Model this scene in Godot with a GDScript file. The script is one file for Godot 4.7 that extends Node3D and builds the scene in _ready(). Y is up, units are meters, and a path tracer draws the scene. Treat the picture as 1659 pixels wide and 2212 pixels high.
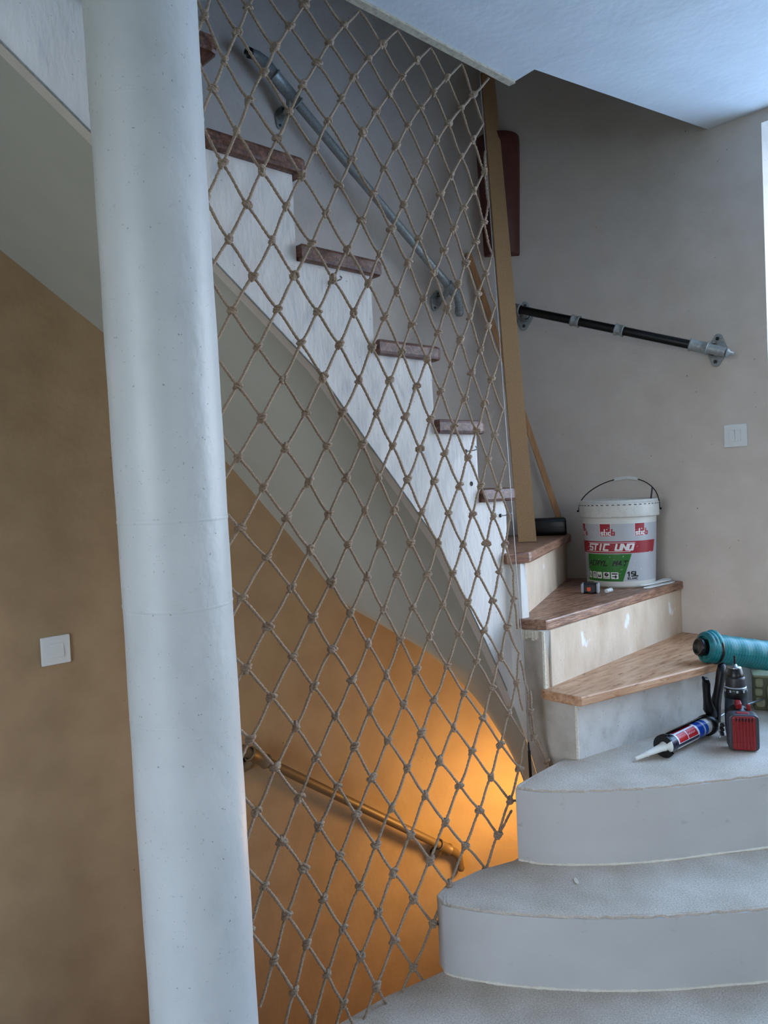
extends Node3D
# World: back wall z = 0, right wall x = 0, ground floor y = 0, metres. Stairs climb to the left along the back wall.

const FLAT := -1
const BEND := 0.8
var M := {}
var taken := {}
var rng := RandomNumberGenerator.new()

# ---------------------------------------------------------------- naming helpers
func numbered(called: String) -> String:
	taken[called] = taken.get(called, -1) + 1
	return called if taken[called] == 0 else "%s_%03d" % [called, taken[called]]

func tag(o: Node3D, label: String, category: String, group := "") -> Node3D:
	o.set_meta("label", label)
	o.set_meta("category", category)
	if group:
		o.set_meta("group", group)
	return o

func thing(called: String, label: String, category: String, at := Vector3.ZERO, turn := 0.0, group := "") -> Node3D:
	var o := Node3D.new()
	o.name = numbered(called)
	add_child(o, true)
	o.position = at
	o.rotation.y = turn
	return tag(o, label, category, group)

func put(called: String, mesh: Mesh, mat: Material, parent: Node3D, at := Transform3D.IDENTITY) -> MeshInstance3D:
	var m := MeshInstance3D.new()
	m.name = called if parent != self else numbered(called)
	m.mesh = mesh
	m.material_override = mat
	m.transform = at
	parent.add_child(m, true)
	return m

func obj(called: String, st: SurfaceTool, mat: Material, parent: Node3D = self, at := Transform3D.IDENTITY) -> MeshInstance3D:
	st.generate_normals()
	return put(called, st.commit(), mat, parent, at)

func struct(called: String, st: SurfaceTool, mat: Material, label: String, category: String, parent: Node3D = self) -> MeshInstance3D:
	var o := obj(called, st, mat, parent)
	if parent == self:
		o.set_meta("kind", "structure")
		tag(o, label, category)
	return o

# ---------------------------------------------------------------- shape helpers
func mb() -> SurfaceTool:
	var st := SurfaceTool.new()
	st.begin(Mesh.PRIMITIVE_TRIANGLES)
	return st

func vert(st: SurfaceTool, p: Vector3, uv := Vector2.ZERO) -> void:
	st.set_uv(uv)
	st.add_vertex(p)

func tri(st: SurfaceTool, a: Vector3, b: Vector3, c: Vector3, sm := FLAT) -> void:   # counter-clockwise from outside
	st.set_smooth_group(sm)
	vert(st, a, Vector2(a.x, a.z))
	vert(st, c, Vector2(c.x, c.z))
	vert(st, b, Vector2(b.x, b.z))

func quad(st: SurfaceTool, a: Vector3, b: Vector3, c: Vector3, d: Vector3, sm := FLAT, ua := Vector2.ZERO, ub := Vector2.ZERO, uc := Vector2.ZERO, ud := Vector2.ZERO) -> void:
	st.set_smooth_group(sm)
	vert(st, a, ua); vert(st, c, uc); vert(st, b, ub)
	vert(st, a, ua); vert(st, d, ud); vert(st, c, uc)

func box(st: SurfaceTool, lo: Vector3, hi: Vector3, t := Transform3D.IDENTITY) -> void:
	var v := []
	for k in 8:
		v.append(t * Vector3(hi.x if k & 1 else lo.x, hi.y if k & 2 else lo.y, hi.z if k & 4 else lo.z))
	for f in [[4, 5, 7, 6], [1, 0, 2, 3], [5, 1, 3, 7], [0, 4, 6, 2], [6, 7, 3, 2], [0, 1, 5, 4]]:
		quad(st, v[f[0]], v[f[1]], v[f[2]], v[f[3]])

func signed_area(poly: PackedVector2Array) -> float:
	var s := 0.0
	for i in poly.size():
		s += poly[i].cross(poly[(i + 1) % poly.size()])
	return s / 2.0

func inset(poly: PackedVector2Array, b: float) -> PackedVector2Array:   # positive area polygons shrink by b
	var out := PackedVector2Array()
	var n := poly.size()
	for i in n:
		var d0 := (poly[i] - poly[(i + n - 1) % n]).normalized()
		var d1 := (poly[(i + 1) % n] - poly[i]).normalized()
		var n0 := Vector2(-d0.y, d0.x)
		var n1 := Vector2(-d1.y, d1.x)
		var m := (n0 + n1).normalized()
		out.append(poly[i] + m * b / maxf(0.35, m.dot(n0)))
	return out

# an upright block over a plan polygon of (x, z); y may differ from corner to corner through lift
func prism(st: SurfaceTool, plan: PackedVector2Array, y0: float, y1: float, bevel := 0.0, sm := FLAT, t := Transform3D.IDENTITY, lift := PackedFloat32Array()) -> void:
	var poly := plan.duplicate()
	var up := lift.duplicate()
	if signed_area(poly) < 0.0:
		poly.reverse()
		up.reverse()
	var rings := [[poly, y0], [poly, y1]]
	if bevel > 0.0:
		var small := inset(poly, bevel)
		var mid := inset(poly, bevel * 0.3)
		rings = [[small, y0], [mid, y0 + bevel * 0.3], [poly, y0 + bevel], [poly, y1 - bevel], [mid, y1 - bevel * 0.3], [small, y1]]
	var n := poly.size()
	var at := func(r: Array, i: int) -> Vector3:
		var k := i % n
		return t * Vector3(r[0][k].x, r[1] + (up[k] if up.size() else 0.0), r[0][k].y)
	for j in rings.size() - 1:
		var u := 0.0
		for i in n:
			var step := poly[i].distance_to(poly[(i + 1) % n])
			quad(st, at.call(rings[j], i + 1), at.call(rings[j], i), at.call(rings[j + 1], i), at.call(rings[j + 1], i + 1), sm,
				Vector2(u + step, rings[j][1]), Vector2(u, rings[j][1]), Vector2(u, rings[j + 1][1]), Vector2(u + step, rings[j + 1][1]))
			u += step
	var tris := Geometry2D.triangulate_polygon(poly)
	for k in range(0, tris.size(), 3):
		var f := [tris[k], tris[k + 1], tris[k + 2]]
		if (poly[f[1]] - poly[f[0]]).cross(poly[f[2]] - poly[f[0]]) < 0.0:
			f = [f[0], f[2], f[1]]
		tri(st, at.call(rings[-1], f[2]), at.call(rings[-1], f[1]), at.call(rings[-1], f[0]))
		tri(st, at.call(rings[0], f[0]), at.call(rings[0], f[1]), at.call(rings[0], f[2]))

func round_rect(w: float, d: float, r: float, seg := 4) -> PackedVector2Array:
	var out := PackedVector2Array()
	for q in 4:
		var c := Vector2((w / 2 - r) * (1 if q == 0 or q == 3 else -1), (d / 2 - r) * (1 if q < 2 else -1))
		for k in seg + 1:
			out.append(c + Vector2.from_angle(PI / 2 * (q + float(k) / seg)) * r)
	return out

func rbox(st: SurfaceTool, size: Vector3, r: float, bevel: float, t := Transform3D.IDENTITY) -> void:   # base at y = 0, centred
	prism(st, round_rect(size.x, size.z, r), 0.0, size.y, bevel, FLAT, t)

func lathe(st: SurfaceTool, profile: Array, seg := 24, t := Transform3D.IDENTITY, smooth := true, a0 := 0.0, a1 := TAU) -> void:   # profile: [radius, height], from low to high
	for j in profile.size() - 1:
		for i in seg:
			var p := []
			var w := []
			for c in [[i + 1, j], [i, j], [i, j + 1], [i + 1, j + 1]]:
				var a: float = a0 + (a1 - a0) * c[0] / seg
				p.append(t * Vector3(cos(a) * profile[c[1]][0], profile[c[1]][1], sin(a) * profile[c[1]][0]))
				w.append(Vector2(float(c[0]) / seg, float(c[1]) / (profile.size() - 1)))
			quad(st, p[0], p[1], p[2], p[3], (j + 1 if profile[j].size() > 2 else 1) if smooth else FLAT, w[0], w[1], w[2], w[3])

func frame_along(path: PackedVector3Array) -> Array:
	var out := []
	var side := Vector3.ZERO
	for i in path.size():
		var d := (path[mini(i + 1, path.size() - 1)] - path[maxi(i - 1, 0)]).normalized()
		if i == 0:
			side = d.cross(Vector3.UP if absf(d.y) < 0.9 else Vector3.RIGHT).normalized()
		side = (side - d * side.dot(d)).normalized()
		out.append([side, d.cross(side).normalized()])
	return out

func tube(st: SurfaceTool, path: PackedVector3Array, radius, seg := 10, caps := true, t := Transform3D.IDENTITY) -> void:
	var fr := frame_along(path)
	var rings := []
	for i in path.size():
		var r: float = radius[i] if radius is Array else radius
		var ring := []
		for k in seg:
			var a := TAU * k / seg
			ring.append(t * (path[i] + (fr[i][0] * cos(a) + fr[i][1] * sin(a)) * r))
		rings.append(ring)
	for i in path.size() - 1:
		for k in seg:
			var n := (k + 1) % seg
			quad(st, rings[i][k], rings[i][n], rings[i + 1][n], rings[i + 1][k], 1)
	if caps:
		for k in seg:
			var n := (k + 1) % seg
			tri(st, t * path[0], rings[0][n], rings[0][k], 2)
			tri(st, t * path[-1], rings[-1][k], rings[-1][n], 3)

func rod(st: SurfaceTool, a: Vector3, b: Vector3, r: float, seg := 12, t := Transform3D.IDENTITY) -> void:
	tube(st, PackedVector3Array([a, b]), r, seg, true, t)

# two-ply twisted cord: a cross-section of two lobes that turns as it goes
func cord(st: SurfaceTool, path: PackedVector3Array, r: float, pitch: float, phase: float, wob: float) -> void:
	var fr := frame_along(path)
	var seg := 8
	var run := 0.0
	var rings := []
	for i in path.size():
		if i:
			run += path[i].distance_to(path[i - 1])
		var ph := phase + TAU * run / pitch
		var ring := []
		var fat := r * (1.0 + wob * sin(run * 61.0 + phase * 3.0))
		for k in seg:
			var a := TAU * k / seg
			var lobe := cos(a - ph)
			var rad := fat * (0.62 + 0.42 * lobe * lobe)
			ring.append(path[i] + (fr[i][0] * cos(a) + fr[i][1] * sin(a)) * rad)
		rings.append(ring)
	for i in path.size() - 1:
		for k in seg:
			var n := (k + 1) % seg
			quad(st, rings[i][k], rings[i][n], rings[i + 1][n], rings[i + 1][k], 1)

func basis_to(d: Vector3, hint := Vector3.UP) -> Basis:   # y axis along d
	var y := d.normalized()
	var x := y.cross(hint if absf(y.dot(hint)) < 0.95 else Vector3.RIGHT).normalized()
	return Basis(x, y, x.cross(y))

func facing(at: Vector3, towards: Vector3) -> Transform3D:   # z axis, level, towards a point
	var z := Vector3(towards.x - at.x, 0, towards.z - at.z).normalized()
	return Transform3D(Basis(Vector3.UP.cross(z), Vector3.UP, z), at)

# ---------------------------------------------------------------- materials
func noise_tex(freq: float, ramp: Array, oct := 4, side := 512, seed_ := 1, kind := FastNoiseLite.TYPE_SIMPLEX_SMOOTH, bump := false) -> NoiseTexture2D:
	var n := FastNoiseLite.new()
	n.noise_type = kind
	n.frequency = freq
	n.seed = seed_
	n.fractal_octaves = oct
	var t := NoiseTexture2D.new()
	t.width = side
	t.height = side
	t.seamless = true
	t.noise = n
	if bump:
		return t
	var g := Gradient.new()
	g.offsets = PackedFloat32Array(ramp.map(func(x): return x[0]))
	g.colors = PackedColorArray(ramp.map(func(x): return x[1]))
	t.color_ramp = g
	return t

func grey(v: float, warm := 0.0) -> Color:
	return Color(v + warm, v, v - warm)

func mat(c: Color, rough := 0.6, metal := 0.0) -> StandardMaterial3D:
	var m := StandardMaterial3D.new()
	m.albedo_color = c
	m.roughness = rough
	m.metallic = metal
	return m

func patterned(ramp: Array, freq: float, scale: Vector3, rough := 0.8, bump_cm := 0.0, bump_freq := 0.05, oct := 4, seed_ := 1, world := true, side := 512) -> StandardMaterial3D:
	var m := StandardMaterial3D.new()
	m.albedo_texture = noise_tex(freq, ramp, oct, side, seed_)
	m.roughness = rough
	m.uv1_triplanar = true
	m.uv1_world_triplanar = world
	m.uv1_scale = scale
	if bump_cm > 0.0:
		m.heightmap_enabled = true
		m.heightmap_scale = bump_cm
		m.heightmap_texture = noise_tex(bump_freq, [], 5, 512, seed_ + 7, FastNoiseLite.TYPE_SIMPLEX_SMOOTH, true)
	return m

func detail(m: StandardMaterial3D, tex: Texture2D, scale: Vector3) -> StandardMaterial3D:   # a second, multiplied pattern
	m.detail_enabled = true
	m.detail_blend_mode = BaseMaterial3D.BLEND_MODE_MUL
	m.detail_uv_layer = BaseMaterial3D.DETAIL_UV_2
	m.detail_albedo = tex
	m.uv2_triplanar = true
	m.uv2_world_triplanar = m.uv1_world_triplanar
	m.uv2_scale = scale
	return m

func specks(seed_: int, at := 0.86) -> NoiseTexture2D:   # pits and scuffs: mostly white with a few small dark marks
	return noise_tex(0.055, [[0.0, Color.WHITE], [at, Color.WHITE], [at + 0.05, Color(0.62, 0.6, 0.58)], [1.0, Color(0.4, 0.38, 0.36)]], 3, 1024, seed_)

func make_materials() -> void:
	var W := Color.WHITE
	M.plaster = detail(patterned([[0.0, Color(0.785, 0.735, 0.685)], [0.5, Color(0.805, 0.758, 0.71)], [1.0, Color(0.825, 0.78, 0.735)]], 0.012, Vector3(1, 1, 1), 0.9, 0.1, 0.06), specks(5, 0.9), Vector3(0.7, 0.7, 0.7))
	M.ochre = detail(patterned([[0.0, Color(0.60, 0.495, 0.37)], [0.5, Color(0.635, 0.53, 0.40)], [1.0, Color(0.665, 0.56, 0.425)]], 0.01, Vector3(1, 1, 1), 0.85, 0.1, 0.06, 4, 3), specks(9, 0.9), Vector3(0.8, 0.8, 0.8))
	M.ceiling = patterned([[0.0, Color(0.80, 0.81, 0.815)], [1.0, Color(0.835, 0.845, 0.85)]], 0.01, Vector3(1, 1, 1), 0.85, 0.1, 0.05, 3, 4)
	M.soffit = patterned([[0.0, Color(0.715, 0.725, 0.69)], [1.0, Color(0.75, 0.76, 0.725)]], 0.01, Vector3(1, 1, 1), 0.85, 0.1, 0.05, 3, 6)
	M.column = detail(patterned([[0.0, Color(0.70, 0.715, 0.71)], [0.3, Color(0.745, 0.755, 0.75)], [0.6, Color(0.76, 0.77, 0.765)], [1.0, Color(0.785, 0.79, 0.785)]], 0.009, Vector3(1.4, 1.0, 1.4), 0.44, 0.12, 0.05, 5, 11), specks(23, 0.80), Vector3(1.6, 1.6, 1.6))
	M.string = detail(patterned([[0.0, Color(0.77, 0.765, 0.77)], [0.3, Color(0.85, 0.83, 0.805)], [1.0, Color(0.89, 0.87, 0.845)]], 0.012, Vector3(2.6, 0.9, 1), 0.7, 0.1, 0.05, 4, 13), specks(31, 0.88), Vector3(1.2, 1.2, 1.2))
	M.riser_cream = detail(patterned([[0.0, Color(0.74, 0.645, 0.545)], [0.4, Color(0.82, 0.735, 0.635)], [0.86, Color(0.86, 0.785, 0.695)], [0.9, Color(0.93, 0.92, 0.9)], [1.0, Color(0.95, 0.945, 0.93)]], 0.009, Vector3(1.5, 0.8, 1.5), 0.75, 0.15, 0.05, 5, 17), specks(41, 0.84), Vector3(2, 2, 2))
	M.riser_white = detail(patterned([[0.0, Color(0.69, 0.67, 0.64)], [0.4, Color(0.79, 0.775, 0.75)], [1.0, Color(0.84, 0.825, 0.80)]], 0.012, Vector3(1.6, 1.2, 1.6), 0.75, 0.15, 0.05, 5, 19), specks(43, 0.84), Vector3(1.6, 1.6, 1.6))
	M.step_plaster = detail(patterned([[0.0, Color(0.725, 0.71, 0.685)], [1.0, Color(0.775, 0.76, 0.735)]], 0.01, Vector3(1, 1, 1), 0.7, 0.08, 0.04, 4, 21), noise_tex(0.03, [[0.0, Color(0.78, 0.78, 0.77)], [0.10, Color(0.9, 0.9, 0.895)], [0.17, W], [1.0, W]], 4, 1024, 47), Vector3(0.6, 0.6, 0.6))
	M.step_top = detail(patterned([[0.0, Color(0.70, 0.645, 0.59)], [0.5, Color(0.815, 0.765, 0.71)], [1.0, Color(0.90, 0.86, 0.81)]], 0.16, Vector3(2, 2, 2), 0.92, 0.09, 0.3, 5, 25), noise_tex(0.01, [[0.0, Color(0.86, 0.84, 0.81)], [1.0, W]], 4, 512, 29), Vector3(1, 1, 1))
	M.floor = patterned([[0.0, Color(0.56, 0.5, 0.44)], [1.0, Color(0.66, 0.6, 0.53)]], 0.02, Vector3(1, 1, 1), 0.7, 0.1, 0.1, 4, 2)
	M.filler = patterned([[0.0, Color(0.82, 0.78, 0.7)], [1.0, Color(0.93, 0.9, 0.84)]], 0.06, Vector3(4, 4, 4), 0.9, 0.2, 0.1, 4, 8)
	M.batten = patterned([[0.0, Color(0.62, 0.57, 0.49)], [0.5, Color(0.74, 0.69, 0.6)], [1.0, Color(0.80, 0.75, 0.67)]], 0.03, Vector3(3, 3, 3), 0.7, 0.0, 0.05, 4, 12)
	var dark := [[0.0, Color(0.24, 0.14, 0.105)], [0.35, Color(0.38, 0.24, 0.185)], [0.6, Color(0.47, 0.315, 0.245)], [1.0, Color(0.57, 0.40, 0.315)]]
	M.walnut_across = detail(patterned(dark, 0.02, Vector3(5, 6, 0.55), 0.42, 0.05, 0.08, 4, 51), noise_tex(0.03, [[0.0, Color(0.7, 0.66, 0.62)], [0.6, W]], 3, 512, 3), Vector3(7, 9, 1.2))
	M.walnut_along = detail(patterned([[0.0, Color(0.38, 0.25, 0.185)], [0.35, Color(0.57, 0.41, 0.32)], [0.6, Color(0.66, 0.495, 0.395)], [1.0, Color(0.74, 0.58, 0.48)]], 0.02, Vector3(0.6, 6, 5), 0.4, 0.05, 0.08, 4, 53), noise_tex(0.03, [[0.0, Color(0.62, 0.58, 0.54)], [0.55, W]], 3, 512, 13), Vector3(1.3, 9, 7))
	M.pine = detail(patterned([[0.0, Color(0.50, 0.33, 0.22)], [0.3, Color(0.70, 0.52, 0.385)], [0.65, Color(0.78, 0.61, 0.475)], [1.0, Color(0.84, 0.69, 0.56)]], 0.018, Vector3(0.55, 5, 4.2), 0.42, 0.05, 0.08, 4, 57), noise_tex(0.010, [[0.0, Color(0.25, 0.18, 0.14)], [0.08, Color(0.45, 0.37, 0.3)], [0.13, Color(0.88, 0.82, 0.76)], [0.3, W]], 5, 1024, 15), Vector3(1.5, 5, 3.6))
	M.mdf = detail(patterned([[0.0, Color(0.56, 0.42, 0.27)], [0.5, Color(0.67, 0.525, 0.36)], [1.0, Color(0.735, 0.59, 0.42)]], 0.12, Vector3(3, 3, 3), 0.75, 0.0, 0.05, 4, 61), specks(63, 0.8), Vector3(4, 4, 4))
	M.lath = patterned([[0.0, Color(0.64, 0.44, 0.27)], [1.0, Color(0.78, 0.58, 0.38)]], 0.02, Vector3(9, 0.8, 9), 0.55, 0.0, 0.05, 3, 65)
	M.terracotta = patterned([[0.0, Color(0.30, 0.135, 0.10)], [1.0, Color(0.38, 0.185, 0.14)]], 0.02, Vector3(2, 2, 2), 0.5, 0.0, 0.05, 3, 67)
	M.jute = patterned([[0.0, Color(0.36, 0.285, 0.225)], [0.45, Color(0.58, 0.49, 0.405)], [1.0, Color(0.80, 0.715, 0.62)]], 0.05, Vector3(11, 11, 11), 0.95, 0.0, 0.05, 4, 71)
	M.jute.rim_enabled = true
	M.jute.rim = 0.25
	M.galv = patterned([[0.0, Color(0.48, 0.495, 0.49)], [0.5, Color(0.58, 0.595, 0.585)], [1.0, Color(0.68, 0.695, 0.68)]], 0.03, Vector3(6, 6, 6), 0.42, 0.0, 0.05, 4, 73)
	M.galv.metallic = 0.3
	M.black_pipe = mat(Color(0.045, 0.042, 0.042), 0.38, 0.35)
	M.bronze = mat(Color(0.46, 0.38, 0.28), 0.5, 0.35)
	M.steel = mat(Color(0.62, 0.63, 0.64), 0.3, 0.9)
	M.dark_steel = mat(Color(0.1, 0.085, 0.08), 0.45, 0.6)
	M.white_plastic = mat(Color(0.86, 0.865, 0.85), 0.35)
	M.black_plastic = mat(Color(0.022, 0.022, 0.024), 0.36)
	M.dark_grey = mat(Color(0.115, 0.115, 0.125), 0.45)
	M.mid_grey = mat(Color(0.21, 0.21, 0.23), 0.45)
	M.navy = mat(Color(0.085, 0.125, 0.17), 0.4)
	M.red = mat(Color(0.55, 0.09, 0.10), 0.42)
	M.bucket = detail(patterned([[0.0, Color(0.74, 0.725, 0.68)], [0.3, Color(0.80, 0.785, 0.745)], [1.0, Color(0.83, 0.82, 0.78)]], 0.03, Vector3(3, 3, 3), 0.45, 0.0, 0.05, 4, 81, false), specks(83, 0.8), Vector3(3, 3, 3))
	M.mesh_teal = patterned([[0.0, Color(0.012, 0.20, 0.215)], [0.5, Color(0.025, 0.40, 0.42)], [1.0, Color(0.07, 0.56, 0.575)]], 0.03, Vector3(2, 2, 2), 0.55, 0.0, 0.05, 4, 85, false)
	var stripes := Image.create(32, 512, false, Image.FORMAT_RGBA8)
	rng.seed = 5
	for y in 512:
		for x in 32:
			var f := (0.25 if y % 4 < 2 else 0.85) + rng.randf_range(-0.2, 0.2)
			stripes.set_pixel(x, y, Color(0.0, 0.13, 0.15).lerp(Color(0.03, 0.62, 0.62), clampf(f, 0, 1)))
	M.netting = mat(Color.WHITE, 0.42)
	M.netting.albedo_texture = ImageTexture.create_from_image(stripes)
	M.netting.uv1_scale = Vector3(9, 1, 1)
	M.olive = patterned([[0.0, Color(0.53, 0.53, 0.41)], [1.0, Color(0.61, 0.61, 0.48)]], 0.03, Vector3(4, 4, 4), 0.6, 0.0, 0.05, 4, 87)
	M.olive_deep = mat(Color(0.40, 0.40, 0.29), 0.7)
	M.paper = mat(Color(0.93, 0.925, 0.90), 0.6)
	M.newel = detail(patterned([[0.0, Color(0.63, 0.585, 0.53)], [0.5, Color(0.72, 0.68, 0.63)], [1.0, Color(0.80, 0.77, 0.73)]], 0.012, Vector3(1.6, 1.2, 1.6), 0.8, 0.12, 0.05, 5, 91), specks(93, 0.84), Vector3(1.6, 1.6, 1.6))
	M.nozzle = mat(Color(0.90, 0.895, 0.86), 0.35)
	M.orange = mat(Color(0.90, 0.33, 0.16), 0.45)
	M.silver_plastic = mat(Color(0.66, 0.69, 0.73), 0.35, 0.2)
	M.lamp_glow = mat(Color(1.0, 0.85, 0.62), 0.5)
	M.lamp_glow.emission_enabled = true
	M.lamp_glow.emission = Color(1.0, 0.66, 0.30)
	M.lamp_glow.emission_energy_multiplier = 3.0
	M.lawn = patterned([[0.0, Color(0.17, 0.27, 0.10)], [1.0, Color(0.30, 0.42, 0.17)]], 0.05, Vector3(1, 1, 1), 0.95)
	M.gravel = patterned([[0.0, Color(0.84, 0.85, 0.86)], [1.0, Color(0.93, 0.935, 0.94)]], 0.08, Vector3(1, 1, 1), 0.95)

# ---------------------------------------------------------------- the place
func wall_path() -> Array:   # plan of the back wall, round the corner and on to the window: points and inward-pointing offsets
	var pts := [Vector2(-5.0, 0.0), Vector2(-3.4, 0.0)]
	for x in [-2.8, -2.19, -1.9125, -1.499, -1.27, -1.043, -0.994, -0.9]:
		pts.append(Vector2(x, 0.0))
	for k in range(0, 31):
		pts.append(arc(3.0 * k))
	pts.append(Vector2(0.0, 1.0))
	pts.append(Vector2(0.0, 1.173))
	return pts

func arc(deg: float, radius := BEND) -> Vector2:   # the rounded corner between the back wall and the right wall
	var a := deg_to_rad(deg)
	return Vector2(-BEND, BEND) + Vector2(sin(a), -cos(a)) * radius

func soffit_line(p: Vector2) -> float:   # height at which the underside of the flight meets the wall
	var s: float = p.x if p.x <= -BEND else -BEND + BEND * atan2(p.x + BEND, BEND - p.y)
	var xs := [-5.0, -3.4, -2.8, -2.19, -1.9125, -1.499, -1.27, -1.043, -0.994, -0.876, -0.7596, -0.645, -0.5337, -0.4099, -0.3314, -0.255, -0.2012, -0.1, 0.05, 0.45]
	var ys := [2.62, 2.62, 2.53, 2.088, 1.892, 1.487, 1.237, 0.972, 0.9365, 0.885, 0.82, 0.752, 0.6716, 0.5476, 0.4296, 0.3027, 0.175, 0.03, -0.15, -0.5]
	for i in xs.size() - 1:
		if s <= xs[i + 1]:
			return lerpf(ys[i], ys[i + 1], clampf((s - xs[i]) / (xs[i + 1] - xs[i]), 0, 1))
	return -0.5

func wall_strip(st: SurfaceTool, pts: Array, low: Callable, high: Callable, thick := 0.2) -> void:
	var n := pts.size()
	var out := []
	for i in n:
		var d: Vector2 = (pts[mini(i + 1, n - 1)] - pts[maxi(i - 1, 0)]).normalized()
		out.append(pts[i] + Vector2(d.y, -d.x) * thick)
	var v := func(p: Vector2, y: float) -> Vector3: return Vector3(p.x, y, p.y)
	for i in n - 1:
		var a: Vector2 = pts[i]
		var b: Vector2 = pts[i + 1]
		var y := [low.call(a), low.call(b), high.call(b), high.call(a)]
		quad(st, v.call(a, y[0]), v.call(b, y[1]), v.call(b, y[2]), v.call(a, y[3]), 1)
		quad(st, v.call(out[i + 1], y[1]), v.call(out[i], y[0]), v.call(out[i], y[3]), v.call(out[i + 1], y[2]), 2)
		quad(st, v.call(a, y[3]), v.call(b, y[2]), v.call(out[i + 1], y[2]), v.call(out[i], y[3]), 3)
		quad(st, v.call(out[i], y[0]), v.call(out[i + 1], y[1]), v.call(b, y[1]), v.call(a, y[0]), 4)
	for e in [0, n - 1]:
		quad(st, v.call(pts[e], low.call(pts[e])), v.call(out[e], low.call(pts[e])), v.call(out[e], high.call(pts[e])), v.call(pts[e], high.call(pts[e])), 5)

func build_room() -> void:
	var path := wall_path()
	var st := mb()
	wall_strip(st, path, func(p): return soffit_line(p), func(_p): return 4.6)
	struct("wall_back", st, M.plaster, "pale beige plaster stair wall that rounds the corner towards the window", "wall")
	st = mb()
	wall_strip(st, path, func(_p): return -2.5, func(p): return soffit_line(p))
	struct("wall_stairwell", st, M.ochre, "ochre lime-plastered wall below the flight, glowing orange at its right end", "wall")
	# right wall beyond the window opening: breast, head and far jamb, 0.42 m thick
	st = mb()
	box(st, Vector3(0.0, -2.5, 1.173), Vector3(0.42, 0.80, 2.95))
	box(st, Vector3(0.0, 2.62, 1.173), Vector3(0.42, 4.6, 2.95))
	box(st, Vector3(0.0, -2.5, 2.95), Vector3(0.42, 4.6, 5.7))
	box(st, Vector3(0.2, -2.5, 0.85), Vector3(0.42, 4.6, 1.173))
	struct("wall_right", st, M.plaster, "plaster wall to the right with the deep window opening", "wall")
	var w := thing("window_1", "white painted window frame set deep in the right-hand wall opening", "window", Vector3(0.3, 0.80, 1.19))
	w.set_meta("kind", "structure")
	st = mb()
	for b in [[0.0, 0.01, 0.05, 1.81], [1.70, 0.01, 1.75, 1.81], [0.85, 0.01, 0.91, 1.81], [-0.008, 0.002, 1.758, 0.06], [-0.008, 1.76, 1.758, 1.816]]:
		box(st, Vector3(0.004 if b[3] > 1.0 and b[1] < 0.1 else 0.0, b[1], b[0]), Vector3(0.056 if b[3] > 1.0 and b[1] < 0.1 else 0.06, b[3], b[2]))
	obj("window_frame", st, M.white_plastic, w)
	st = mb()
	box(st, Vector3(-5.2, -0.1, 0.0), Vector3(-5.0, 0.5, 5.7))
	box(st, Vector3(-5.2, 2.45, 0.0), Vector3(-5.0, 4.6, 5.7))
	box(st, Vector3(-5.2, 0.5, 0.0), Vector3(-5.0, 2.45, 1.2))
	box(st, Vector3(-5.2, 0.5, 2.6), Vector3(-5.0, 2.45, 5.7))
	struct("wall_left", st, M.plaster, "plaster wall at the far left with a garden window", "wall")
	st = mb()
	box(st, Vector3(-5.2, -0.1, 5.5), Vector3(0.42, 0.9, 5.7))
	box(st, Vector3(-5.2, 2.35, 5.5), Vector3(0.42, 4.6, 5.7))
	box(st, Vector3(-5.2, 0.9, 5.5), Vector3(-3.1, 2.35, 5.7))
	box(st, Vector3(-2.4, 0.9, 5.5), Vector3(0.42, 2.35, 5.7))
	struct("wall_front", st, M.plaster, "plaster wall behind the viewer with a wide window", "wall")
	# floor with the basement well cut out
	st = mb()
	box(st, Vector3(-5.2, -0.2, 0.93), Vector3(0.0, 0.0, 5.7))
	box(st, Vector3(-5.2, -0.2, 0.0), Vector3(-2.55, 0.0, 0.93))
	struct("floor", st, M.floor, "beige floor in front of the stairs", "floor")
	st = mb()
	box(st, Vector3(-3.6, -2.7, -0.2), Vector3(0.2, -2.5, 1.1))
	box(st, Vector3(-3.6, -2.5, 0.93), Vector3(0.0, -0.2, 1.1))
	box(st, Vector3(-3.8, -2.7, -0.2), Vector3(-3.6, 0.0, 1.1))
	struct("wall_basement", st, M.ochre, "basement well walls under the floor", "wall")
	var steps := thing("basement_stair", "concrete basement steps going down under the flight", "stairs")
	for k in 9:
		st = mb()
		var x0 := -2.55 + 0.25 * k
		box(st, Vector3(x0, -2.5, 0.0), Vector3(x0 + 0.25, -0.2 * (k + 1), 0.93))
		obj("step", st, M.step_plaster, steps)
	# ceiling slab: its edge runs over the net, turns at the board and meets the wall; 0.28 m thick
	st = mb()
	var lo := 2.6125
	var plan := PackedVector2Array([Vector2(-5.2, 5.7), Vector2(-5.2, 0.787), Vector2(-0.934, 0.787), Vector2(-0.9445, 0.884), Vector2(0.0, 0.986), Vector2(0.0, 5.7)])
	prism(st, plan, lo, lo + 0.3, 0.0, FLAT, Transform3D.IDENTITY, PackedFloat32Array([0, 0, 0, 0, 0.052, 0.052]))
	box(st, Vector3(-5.2, lo, 0.0), Vector3(-3.35, lo + 0.3, 0.787))
	struct("ceiling", st, M.ceiling, "white ceiling with a stepped edge around the stair opening", "ceiling")
	st = mb()
	box(st, Vector3(-5.0, lo - 0.007, 0.785), Vector3(-0.938, lo + 0.001, 0.808))
	struct("trim_1", st, M.batten, "narrow beige batten along the ceiling edge above the net", "trim")
	st = mb()
	box(st, Vector3(-5.2, 4.6, -0.2), Vector3(0.42, 4.8, 5.7))
	struct("ceiling_upper", st, M.ceiling, "ceiling of the floor above, over the stair opening", "ceiling")
	st = mb()
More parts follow.
